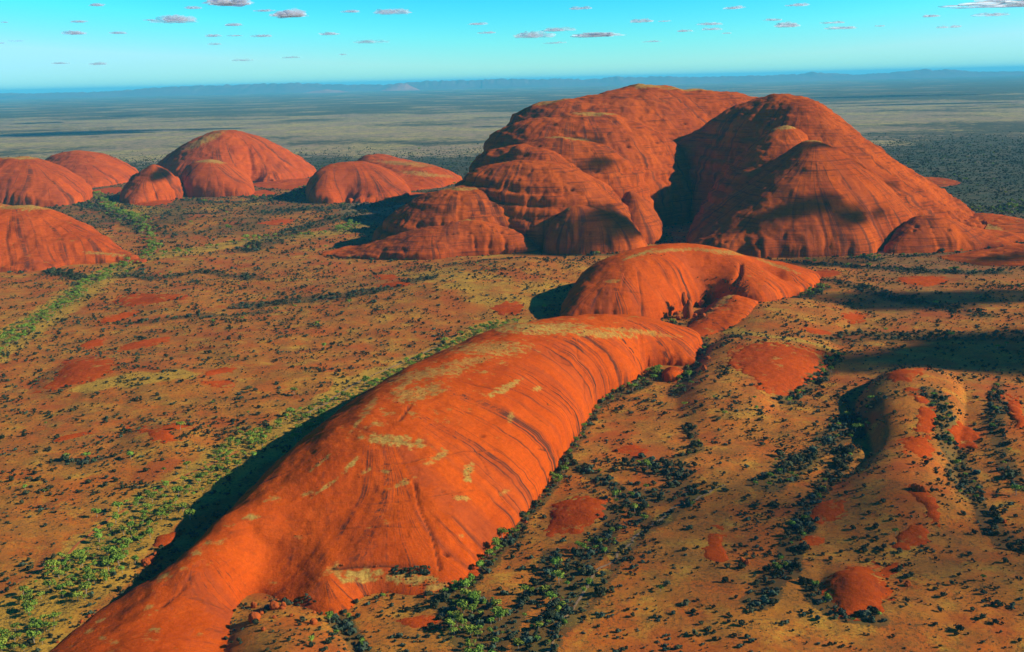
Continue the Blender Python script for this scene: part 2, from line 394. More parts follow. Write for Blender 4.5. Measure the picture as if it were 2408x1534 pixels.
# ------------------------------------------------------------------ rock domes
DOMES = []
def rock(name, label, base, crest, p=.5, cell=5.0, mat=None, cat='rock dome', group=None, amp=1.0, pits=0, patches=(), cracks=(), seed=1, zbase=None, thick=None, groove=1.0, flows=True, pit_size=1.0, pf=None):
    """base entries: ('z',u,v) seen on the ground or (u,D); crest: (u,v,D) or ('h',u,v,h)"""
    B = []
    for b in base:
        B.append(on_ground(b[1], b[2]) if b[0] == 'z' else ground_uD(*b))
    C = []
    for c in crest:
        if c[0] == 'h':
            q = at_z(c[1], c[2], c[3] + float(terrain(*at_z(c[1], c[2], c[3])))); C.append((q[0], q[1], c[3]))
        elif c[0] == 'g':
            q = on_ground(c[1], c[2]); C.append((q[0], q[1], c[3]))
        else:
            q = at_S(*c); C.append((q[0], q[1], q[2] - float(terrain(q[0], q[1]))))
    d = Dome(B, C, p, pf); DOMES.append(d)
    pad = 3 * cell
    xs = np.arange(d.lo[0] - pad, d.hi[0] + pad, cell); ys = np.arange(d.lo[1] - pad, d.hi[1] + pad, cell)
    X, Y = np.meshgrid(xs, ys)
    g = d.g(X, Y)
    # inside of the outline only: drop stray positive lobes beyond it
    R = d.ring; ins = np.zeros(X.shape, bool)
    x1, y1 = R[:, 0], R[:, 1]; x2, y2 = np.roll(x1, -1), np.roll(y1, -1)
    for a, b, c_, e in zip(x1, y1, x2, y2):
        cond = ((b > Y) != (e > Y))
        with np.errstate(divide='ignore', invalid='ignore'):
            xi = (c_ - a) * (Y - b) / (e - b + 1e-12) + a
        ins ^= cond & (X < xi)
    near = ins.copy()
    for _ in range(3):
        n2 = near.copy(); n2[1:] |= near[:-1]; n2[:-1] |= near[1:]; n2[:, 1:] |= near[:, :-1]; n2[:, :-1] |= near[:, 1:]; near = n2
    g = np.where(ins, g, -np.abs(g))
    if thick is None: g = g + .010 * fbm(X / 70 + seed, Y / 70, seed, 3) * np.clip(1 - g * 3, 0, 1)
    else: g = g + .42 * fbm(X / 17 + seed, Y / 17, seed, 4, .6) - .02
    H = d.H * np.sign(g) * np.abs(g) ** (p if pf is None else pf(X, Y))
    lim = -22 if thick is None else -3.0
    H = np.maximum(H, lim)
    T = terrain(X, Y)
    Zc = T + H
    keep = near & (H > lim * .98)
    # unit normals
    gy, gx = np.gradient(Zc, cell)
    Nn = np.stack([-gx, -gy, np.ones_like(gx)], -1); Nn /= np.linalg.norm(Nn, axis=-1, keepdims=True)
    # fall-line foot of each vertex
    gyy, gxx = np.gradient(d.g(X, Y), cell)
    kk = keep.ravel()
    px = X.ravel().copy()[kk]; py = Y.ravel().copy()[kk]
    if flows:
        gxr, gyr = gxx, gyy
        st = max(cell, float(np.hypot(*(d.hi - d.lo))) / 110)
        alive = np.ones(len(px), bool)
        gin = g; ox, oy, og = px.copy(), py.copy(), np.full(len(px), 1e-6)
        for _ in range(90):
            ix = np.clip((px - xs[0]) / cell, 0, len(xs) - 1.001); iy = np.clip((py - ys[0]) / cell, 0, len(ys) - 1.001)
            i0 = ix.astype(int); j0 = iy.astype(int); fx = ix - i0; fy = iy - j0
            bl = lambda A: (A[j0, i0] * (1-fx) * (1-fy) + A[j0, i0+1] * fx * (1-fy) + A[j0+1, i0] * (1-fx) * fy + A[j0+1, i0+1] * fx * fy)
            a, b, c_ = bl(gxr), bl(gyr), bl(gin)
            out = alive & (c_ <= 0)              # back up to where the surface meets the ground
            f_ = np.clip(og / (og - c_ + 1e-9), 0, 1)
            px = np.where(out, ox + (px - ox) * f_, px); py = np.where(out, oy + (py - oy) * f_, py)
            alive &= c_ > 0
            ox = np.where(alive, px, ox); oy = np.where(alive, py, oy); og = np.where(alive, c_, og)
            m = np.hypot(a, b) + 1e-9
            px = np.where(alive, px - a / m * st, px); py = np.where(alive, py - b / m * st, py)
    fo = np.zeros((X.size, 3)); fo[kk, 0] = px; fo[kk, 1] = py; fo[:, 2] = H.ravel()
    fo = fo.reshape(*X.shape, 3)
    # relief along the normal
    up_ = np.clip(H / max(d.H * .15, 2), 0, 1)
    steep = 1 - Nn[..., 2]
    L = 90.0 if d.H > 60 else 40
    disp = fbm(X / L + seed * 3.7, Y / L, Zc / L, 5, .55) * 4.6 * amp
    if d.H > 90: disp -= (1 - sstep(0, .22, np.abs(perlin(X / 75 + seed, Y / 75, Zc / 210)))) * 5.0 * amp * np.clip(steep * 2, 0, 1)
    disp += fbm(fo[..., 0] / 30 + seed, fo[..., 1] / 30, Zc / 900, 3) * 1.8 * amp * groove * np.clip(steep * 2.2, 0, 1)
    zb = Zc + X * .07 - Y * .03 + 6 * perlin(X / 150, Y / 150, seed)
    ledge = fbm(zb / 11.0, X / 400, Y / 400 + seed, 3)
    if d.H > 90 and amp > 1.1: ledge = ledge * 1.3 + 1.6 * fbm(zb / 34.0, X / 500, Y / 500 + seed, 2)
    if d.H > 90 and amp > 1.1: disp += (.35 if mat is M_LEFT else 1) * (np.abs(np.sin(zb * math.pi / 44 + .8 * perlin(X / 300, Y / 300, seed + .5))) ** .6) * 13.0 * np.clip(steep * 2.5 - .2, 0, 1)
    disp += ledge * 2.6 * amp * np.clip(steep * 2.5, 0, 1)
    disp *= (np.clip(H / 12, 0, 1))
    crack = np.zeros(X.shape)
    patch = np.zeros(X.shape)
    U, Vv = project(X, Y, Zc)
    for (pu, pv, ru, rv, ang, s_) in patches:
        ca, sa = math.cos(math.radians(ang)), math.sin(math.radians(ang))
        du, dv = U - pu, Vv - pv
        e = ((du * ca + dv * sa) / ru) ** 2 + ((-du * sa + dv * ca) / rv) ** 2
        e = e + 1.5 * fbm(X / 10, Y / 10, seed, 4, .6)
        patch = np.maximum(patch, s_ * (1 - sstep(.5, 1.25, e)))
    for line, wd, dp in cracks:
        dist = np.full(X.shape, 1e9)
        for (a, b), (c_, e) in zip(line[:-1], line[1:]):
            t_ = np.clip(((U - a) * (c_ - a) + (Vv - b) * (e - b)) / ((c_-a)**2 + (e-b)**2), 0, 1)
            wob = 3.0 * perlin(X / 22, Y / 22, 9.5)
            dist = np.minimum(dist, np.abs(np.hypot(U - a - t_ * (c_-a), Vv - b - t_ * (e-b)) + wob * 0.5))
        k = np.exp(-(dist / wd) ** 2)
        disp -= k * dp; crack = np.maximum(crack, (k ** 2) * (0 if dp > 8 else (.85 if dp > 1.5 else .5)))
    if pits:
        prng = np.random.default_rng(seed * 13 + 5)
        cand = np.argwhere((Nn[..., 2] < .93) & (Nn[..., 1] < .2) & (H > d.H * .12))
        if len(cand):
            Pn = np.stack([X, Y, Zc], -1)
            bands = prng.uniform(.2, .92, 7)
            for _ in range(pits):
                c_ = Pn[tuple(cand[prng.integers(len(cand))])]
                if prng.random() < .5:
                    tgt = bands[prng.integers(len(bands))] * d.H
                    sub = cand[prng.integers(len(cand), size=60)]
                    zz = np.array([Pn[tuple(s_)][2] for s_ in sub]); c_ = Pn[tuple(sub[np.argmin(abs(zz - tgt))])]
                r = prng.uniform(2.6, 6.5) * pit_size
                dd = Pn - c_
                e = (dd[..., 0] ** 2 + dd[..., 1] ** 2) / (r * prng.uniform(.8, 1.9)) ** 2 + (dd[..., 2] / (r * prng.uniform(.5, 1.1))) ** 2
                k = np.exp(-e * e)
                disp -= k * r * 1.3; crack = np.maximum(crack, k * .55)  # the hollow is also darkened: shade painted into the pit
    P = np.stack([X, Y, Zc], -1) + Nn * disp[..., None]
    q = grid_faces(*X.shape, keep)
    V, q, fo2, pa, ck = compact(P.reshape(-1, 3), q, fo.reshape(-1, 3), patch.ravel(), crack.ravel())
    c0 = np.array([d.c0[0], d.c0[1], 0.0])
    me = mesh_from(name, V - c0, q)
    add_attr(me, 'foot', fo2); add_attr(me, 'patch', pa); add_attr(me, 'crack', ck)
    o = mk_obj(name, me, mat or M_MASSIF)
    o.location = c0
    o['label'] = label; o['category'] = cat
    if group: o['group'] = group
    return d

# --- the long near ridge
z = 'z'
ridge_patches = [(590,1218,18,6,-5,1),(1185,915,38,9,-28,1),(1265,912,14,6,-30,.9),(930,1040,75,12,8,1),(985,925,60,14,-12,.8),(1010,880,90,14,-8,.8),
    (1150,820,90,14,0,.8),(1250,772,120,12,2,1),(1400,785,90,9,5,.9),(1100,1115,10,24,12,1),(1030,1075,32,7,-30,.9),(1085,1172,24,6,0,.8),(820,1100,26,5,-45,1),
    (755,1085,32,4,-40,.9),(860,1108,18,4,-40,.8),(760,1150,34,4,-35,1),(725,1158,16,4,-20,.8),(905,1107,14,4,0,.9),(950,1130,22,6,-25,.9),(850,1355,60,16,-6,1),
    (960,1362,60,14,3,1),(1010,1375,50,12,8,.9),(790,1340,18,14,0,.8),(385,1362,18,8,-25,.8),(350,1432,14,4,-30,.7),(240,1502,10,4,0,.8),(370,1487,6,3,0,.8),
    (1085,1260,6,3,0,.7),(1190,1155,14,4,-20,.6),(960,900,50,6,-35,.8),(870,960,30,8,-50,.7),(1100,850,60,8,-10,.7),(1530,785,60,5,5,.5),
    (840,1000,30,4,-50,.8),(1200,985,6,14,20,.7),(700,1262,10,4,0,.6),(1330,765,60,6,2,1),(1480,778,70,5,4,.8)]
ridge_cracks = [([(1265,1058),(1330,1064),(1400,1050)], 1.8, 1.8), ([(900,1094),(1000,1078),(1100,1062),(1210,1056)], 1.4, 1.1), ([(860,1185),(1000,1172),(1120,1150)], 1.4, .8),  # first line is a ledge, its shadow put in as dark colour
    ([(700,1258),(850,1242),(980,1238)], 1.4, .8), ([(1090,900),(1200,930),(1290,1000)], 1.5, .8), ([(560,1290),(700,1330),(760,1390)], 1.5, .8), ([(430,1400),(520,1430),(560,1470)], 1.8, 1.2), ([(380,1430),(430,1390),(455,1350)], 2.2, 1.8), ([(1350,790),(1370,860),(1380,940)], 1.5, 1.0),
    ([(975,1130),(985,1190),(1010,1240),(1025,1290),(1035,1340)], 2.6, 3.0), ([(825,1000),(860,1015),(920,1040),(1000,1045)], 2.5, 1.0),
    ([(965,950),(940,990)], 2.5, 2.0), ([(1290,830),(1310,850),(1340,860)], 2, 1.0), ([(1120,1060),(1160,1130),(1200,1200)], 2, .8),
    ([(930,1050),(960,1100),(990,1160)], 2, .6), ([(780,1335),(900,1330),(1000,1335)], 5, 3.0), ([(1045,1298),(1054,1304)], 3.5, 6.0)]
D1 = rock('streaked_ridge', 'long streaked orange rock ridge running from the near left corner to the centre',
     [(z,1640,800),(z,1640,835),(z,1605,880),(z,1570,900),(z,1525,862),(z,1500,895),(z,1420,935),(z,1390,975),(z,1350,1040),(z,1310,1105),(z,1250,1190),(z,1190,1260),(z,1130,1315),
      (z,1080,1375),(z,990,1400),(z,870,1395),(z,790,1450),(z,700,1425),(z,600,1395),(z,548,1445),(z,525,1534),(z,500,1640),(z,380,1720),(z,180,1680),
      (z,100,1560),(z,190,1470),(z,300,1395),(z,380,1370),(z,450,1310),(z,560,1215),(z,700,1105),(z,830,1020),(z,980,920),(z,1150,845),(z,1330,800),(z,1500,780)],
     [('h',230,1468,7),('h',300,1418,12),('h',395,1345,30),('h',455,1285,42),('h',520,1218,54),('h',640,1128,70),('h',735,1052,90),('h',822,990,102),('h',900,920,110),('h',960,873,112),('h',1100,812,112),
      ('h',1240,764,112),('h',1330,760,100),('h',1500,778,70),('h',1600,795,36),
      ('h',1000,1000,103),('h',1180,900,100),('h',1350,840,84),('h',800,1180,56),('h',610,1310,25),('h',520,1330,33),('h',420,1450,16),('h',760,1370,18),('h',1000,1180,56),('h',1180,1010,78),('h',330,1620,26),('h',900,1310,26),('h',1460,840,52)],
     p=.5, pf=lambda x, y: .80 - .40 * sstep(1150, 1600, y), cell=2.6, mat=M_RIDGE, cat='rock ridge', amp=.7, pits=10, patches=ridge_patches, cracks=ridge_cracks, seed=1, groove=1.1, pit_size=.45)

# --- the dome behind it with its tail
rock('gullied_dome', 'rounded orange dome with a curved gully, behind the far end of the long ridge',
     [(z,1318,762),(z,1400,772),(z,1480,766),(z,1560,750),(z,1625,724),(z,1670,716),(z,1720,712),(z,1770,714),(z,1820,708),(z,1870,698),(z,1925,668),(z,1915,650),(z,1830,632),(z,1700,622),(z,1560,640),(z,1430,662),(z,1350,702)],
     [('h',1372,655,78),('h',1418,613,105),('h',1480,590,122),('h',1560,580,128),('h',1680,592,116),('h',1760,608,88),('h',1850,640,42),('h',1600,640,88),('h',1450,680,76),('h',1800,650,38)],
     p=.45, cell=3.2, mat=M_RIDGE, amp=.7, pits=26, pit_size=.45, seed=2, patches=[(1500,600,40,4,-20,1),(1580,590,60,4,-5,.8),(1700,592,80,5,5,.8),(1440,660,20,4,0,.7),(1830,625,50,3,20,.8)],
     cracks=[([(1742,622),(1740,645),(1722,668),(1690,692),(1655,712)], 5.5, 8.5), ([(1500,640),(1508,700),(1510,750)], 2.2, 2.0), ([(1470,640),(1460,700),(1468,750)], 1.8, 1.5), ([(1440,680),(1520,692)], 1.5, 1.5)])
rock('tail_rock', 'low sloping orange rock tail below the curved gully, right of the rock pinnacle',
     [(z,1605,792),(z,1700,778),(z,1765,735),(z,1795,695),(z,1775,672),(z,1745,668),(z,1705,695),(z,1655,735),(z,1620,765)],
     [('g',1738,694,20),('g',1705,722,24),('g',1658,756,15)], p=.6, cell=3, mat=M_RIDGE, cat='rock', amp=.6, seed=3, patches=[(1720,690,40,8,-45,1),(1680,720,40,6,-45,.7)])

# --- the right-hand massif
rock('high_dome', 'highest rounded summit at the right of the great red massif',
     [(1690,4080),(1590,4260),(1505,4370),(1510,4650),(1620,4900),(1800,5050),(2000,4900),(2150,4600),(2255,4250),(2310,3800),(2230,3620),(2050,3450),(1850,3560),(1750,3850)],
     [(1835,228,4300),(1870,229,4400),(1905,240,4200),(1780,240,4320),(1960,270,4420),(2000,308,4420),(1720,262,4360),(1650,308,4420),(1585,348,4450),(1535,382,4460),(1890,231,4300),(1932,247,4300),(1980,286,4250),(2060,347,4150),(2120,388,4100),(2180,442,4000),(2240,502,3900)],
     p=.52, cell=5, pits=70, seed=4, amp=1.5)
rock('middle_shoulder', 'broad shoulder between the high summit and the cloud-shaded front dome',
     [(1632,3820),(1636,3640),(1700,3500),(1900,3500),(2000,3700),(2000,4200),(1830,4360),(1720,4260),(1650,4020)],
     [(1855,294,4020),(1800,320,3990),(1752,372,3930),(1712,432,3860),(1676,505,3770),(1900,330,3980)],
     p=.5, cell=5, pits=20, seed=5, amp=1.2, patches=[(1860,297,60,7,-5,1)])
rock('front_dome', 'smooth pointed front dome dappled by cloud shade, below the high summit',
     [(1620,3600),(1645,3400),(1750,3330),(1900,3300),(2040,3320),(2080,3420),(2170,3560),(2180,3800),(2050,4050),(1850,4050),(1720,3930),(1620,3760)],
     [(1912,330,3760),(1865,356,3730),(1800,408,3700),(1740,455,3660),(1690,500,3620),(1640,565,3520),(1960,350,3770),(2015,385,3760),(2080,430,3720),(2130,480,3680)],
     p=.5, cell=4.5, pits=22, seed=6, amp=.9, patches=[(1908,332,30,4,0,1)])
rock('end_dome', 'small rounded dome at the right foot of the massif',
     [(2085,3450),(2090,3340),(2200,3340),(2330,3380),(2440,3350),(2490,3500),(2400,3650),(2250,3720),(2120,3650)],
     [(2128,528,3450),(2168,507,3480),(2230,516,3480),(2290,541,3470),(2360,566,3450)], p=.5, cell=4, mat=M_MASSIF, pits=8, seed=7)
rock('apron_rock', 'low red rock apron at the right edge below the small end dome',
     [(2215,3230),(2300,3110),(2420,3060),(2560,3100),(2620,3350),(2400,3400),(2250,3320)], [('g',2350,600,16),('g',2430,605,24)], p=.7, cell=5, seed=8, cat='rock')
rock('far_apron', 'low orange slabs stepping down behind the right end of the massif',
     [(2230,3800),(2300,3620),(2420,3600),(2460,3780),(2360,4150),(2260,4200)], [('g',2310,520,26),('g',2370,530,16)], p=.7, cell=6, seed=9, cat='rock', patches=[(2310,530,50,7,15,.9)])
rock('plain_slab', 'thin orange rock tongue reaching onto the dark plain at the right',
     [(2130,5200),(2255,5330),(2225,5600),(2130,5600)], [('g',2180,425,16)], p=.7, cell=7, seed=10, cat='rock')

# --- the left-hand tiers of the massif
rock('plateau_rock', 'long flat-topped rear wall that crowns the left of the great massif',
     [(1150,4750),(1200,4420),(1400,4350),(1600,4400),(1750,4550),(1900,4900),(1900,5500),(1600,5700),(1300,5600),(1170,5200)],
     [(1225,262,4850),(1290,240,4900),(1390,226,5000),(1500,200,5100),(1560,204,5100),(1650,212,5100),(1780,231,5100),(1500,240,4750),(1650,260,4800)],
     p=.4, cell=6, pits=90, seed=11, amp=1.6, patches=[(1520,202,40,5,3,1),(1620,211,60,3,3,.9),(1300,240,50,4,-10,.8)])
rock('upper_tier', 'second tier of the massif with a pale grassy rim, below the flat rear wall',
     [(1108,4400),(1125,4180),(1250,4020),(1450,4000),(1560,4080),(1640,4300),(1640,4700),(1400,4900),(1140,4800)],
     [(1160,320,4450),(1205,290,4480),(1290,276,4460),(1380,266,4450),(1450,272,4450),(1520,300,4430),(1590,345,4350)],
     p=.42, cell=5.5, pits=70, seed=12, amp=1.7, patches=[(1400,268,80,4,3,1)])
rock('third_tier', 'third tier of the massif, a broad dome partly under cloud shade',
     [(1088,4150),(1105,3960),(1200,3820),(1420,3780),(1510,3860),(1530,4050),(1450,4350),(1200,4400)],
     [(1120,375,4120),(1180,348,4130),(1230,335,4140),(1310,325,4150),(1380,332,4150),(1440,352,4100),(1480,385,4030),(1508,425,3960)],
     p=.46, cell=5, pits=36, seed=13, amp=1.4, patches=[(1330,326,60,3,3,1)])
rock('inner_fold', 'narrow rounded fold tucked between the third tier and the banded dome',
     [(1150,4000),(1200,3800),(1350,3700),(1440,3760),(1440,3950),(1350,4080),(1220,4130)],
     [(1215,347,4000),(1260,348,4000),(1310,365,3980),(1370,402,3930),(1415,450,3860)], p=.5, cell=5, pits=16, seed=14, amp=1.3)
rock('banded_dome', 'large banded dome in the lower middle of the massif with a dark left face',
     [(1050,3900),(1075,3720),(1200,3600),(1300,3560),(1470,3540),(1512,3620),(1520,3750),(1450,3980),(1250,4120),(1080,4100)],
     [(1085,425,3850),(1120,398,3860),(1170,383,3860),(1230,376,3850),(1310,384,3840),(1370,404,3810),(1420,440,3760),(1460,485,3710),(1493,535,3640)],
     p=.48, cell=4.5, pits=44, seed=15, amp=1.4, mat=M_MASSIF)
rock('shaded_bump', 'low dark bump under cloud shade at the foot of the banded dome',
     [(1275,3560),(1295,3470),(1400,3440),(1500,3470),(1515,3600),(1400,3740),(1290,3660)], [(1330,490,3560),(1400,490,3570),(1460,515,3550)], p=.5, cell=4.5, seed=16, pits=5, patches=[(1320,487,20,4,0,1)])
rock('valley_knob', 'small knob in the shaded valley mouth between the two halves of the massif',
     [(1440,3850),(1450,3680),(1500,3620),(1560,3680),(1550,3880),(1480,3960)], [(1475,453,3800),(1505,462,3780)], p=.5, cell=5, seed=17)
rock('foot_dome', 'rounded dome with an arched ledge at the lower left of the massif',
     [(880,3780),(930,3950),(1010,4050),(1150,4000),(1250,3820),(1262,3640),(1100,3540),(960,3560),(900,3640)],
     [(960,478,3760),(1010,455,3760),(1080,440,3750),(1150,455,3720),(1205,490,3680)], p=.5, cell=4, seed=18, pits=20, amp=1.3, patches=[(1080,444,50,3,0,.8)])
rock('toe_rock', 'long low streaked rock toe in front of the arched-ledge dome',
     [(765,3560),(850,3470),(1000,3415),(1100,3470),(1240,3500),(1262,3600),(1100,3780),(900,3760),(800,3660)],
     [(850,580,3600),(920,556,3600),(1000,530,3600),(1100,512,3600),(1180,535,3560),(1225,560,3540)], p=.55, cell=4, seed=19, pits=24, amp=1.2, pit_size=.7, patches=[(1100,515,70,3,0,.8)])

# --- the domes away to the left
G_L = 'red domes beyond the left valley'
rock('left_edge_dome', 'broad red dome cut by the left edge, with dark stains down its front',
     [(-200,5700),(-130,5400),(60,5280),(160,5330),(212,5600),(200,6000),(50,6250),(-150,6200)], [(-60,378,5700),(0,373,5700),(60,370,5700),(120,387,5650),(170,422,5560)], p=.5, cell=6.5, mat=M_LEFT, seed=20, amp=1.3, group=G_L, pits=8, patches=[(50,372,50,3,0,1)])
rock('stained_dome', 'red dome with a dark stained cleft, behind the left edge dome',
     [(85,7000),(100,6450),(190,6250),(260,6350),(325,6800),(300,7250),(180,7450)], [(125,366,6800),(180,356,6800),(240,366,6750),(285,397,6680)], p=.5, cell=7, mat=M_LEFT, seed=21, amp=1.3, group=G_L, pits=6)
rock('tall_left_dome', 'tallest dome of the left group with a pale hollow in its face',
     [(368,6500),(420,6250),(540,6120),(590,6350),(640,6300),(725,6600),(735,6950),(620,7250),(450,7250),(365,6900)],
     [(398,367,6600),(440,338,6600),(480,318,6650),(525,307,6650),(600,325,6650),(660,359,6650),(700,391,6640)], p=.5, cell=6.5, mat=M_LEFT, seed=22, amp=1.3, group=G_L, pits=14, patches=[(480,330,50,8,-25,.9)],
     cracks=[([(585,350),(590,380),(595,405)], 5, 10.0)])
rock('block_dome', 'steep blocky dome with a yellow grassy top in front of the tallest left dome',
     [(423,5850),(438,5620),(500,5560),(583,5600),(600,5800),(560,6250),(450,6250)], [(440,392,5800),(460,381,5800),(495,377,5800),(530,386,5790),(562,418,5740)], p=.36, cell=5.5, mat=M_LEFT, seed=23, group=G_L, pits=6, patches=[(495,379,45,5,3,1)], amp=.8)
rock('shaded_cone_dome', 'small pointed dome with a soft dark cloud shadow, left of the blocky dome',
     [(283,5500),(300,5330),(360,5400),(425,5550),(430,5800),(370,6050),(300,5850)], [(322,410,5600),(362,388,5600),(395,402,5620)], p=.55, cell=5.5, mat=M_LEFT, seed=24, amp=1.3, group=G_L)
rock('left_slope_dome', 'large streaked red dome sloping down from the left edge to the creek',
     [(-300,3700),(-150,3330),(0,3370),(100,3390),(165,3480),(260,3510),(338,3510),(290,3700),(220,3980),(60,4350),(-150,4300)],
     [(-60,482,3800),(20,484,3800),(90,487,3800),(135,500,3780),(180,528,3730),(230,560,3640),(60,560,3560)], p=.55, cell=4.2, mat=M_LEFT, seed=25, amp=1.3, group=G_L, pits=8, patches=[(60,487,90,6,2,1),(250,596,50,4,4,.8)],
     cracks=[([(25,510),(15,560),(25,620)], 2.5, 2.5)])
rock('notched_dome', 'flat-topped red dome with a dark notch at its foot, left of the massif',
     [(722,5350),(735,5150),(800,5130),(815,5210),(830,5130),(940,5200),(965,5450),(900,6050),(780,6050),(725,5700)], [(742,408,5340),(780,388,5400),(850,379,5500),(905,400,5420),(930,430,5340)], p=.38, cell=5.5, mat=M_LEFT, seed=26, group=G_L, pits=5, amp=.8)
rock('low_rear_rock', 'low rambling red rock with yellow grass, behind the notched dome',
     [(800,6400),(850,5900),(950,5650),(1050,5850),(1085,6300),(1000,6800),(880,6900)], [(865,363,6500),(920,371,6450),(990,386,6200),(1040,400,6050)], p=.7, cell=7, mat=M_LEFT, seed=27, group=G_L, cat='rock', amp=1.4, patches=[(950,385,60,5,5,.8),(1000,410,60,4,5,.8)])

for i_, (lab_, base_, cr_) in enumerate([
  ('low rock skirt in front of the broad left edge dome', [(20,5300),(120,5180),(225,5300),(230,5500),(120,5450)], [('g',140,470,12)]),
  ('low rock skirt on the right of the tallest left dome', [(590,6250),(640,5950),(730,6050),(760,6400),(680,6500)], [('g',680,430,16)]),
  ('low rock skirt right of the blocky dome', [(560,5650),(610,5500),(650,5650),(620,5850)], [('g',605,455,8)]),
  ('low rock skirt at the right foot of the notched dome', [(900,5300),(950,5050),(1010,5200),(1000,5500),(940,5500)], [('g',955,462,12)])]):
    rock('rock_skirt', lab_, base_, cr_, p=.7, cell=6, mat=M_LEFT, cat='rock', group='low rock skirts of the left domes', seed=40 + i_, amp=1.2)
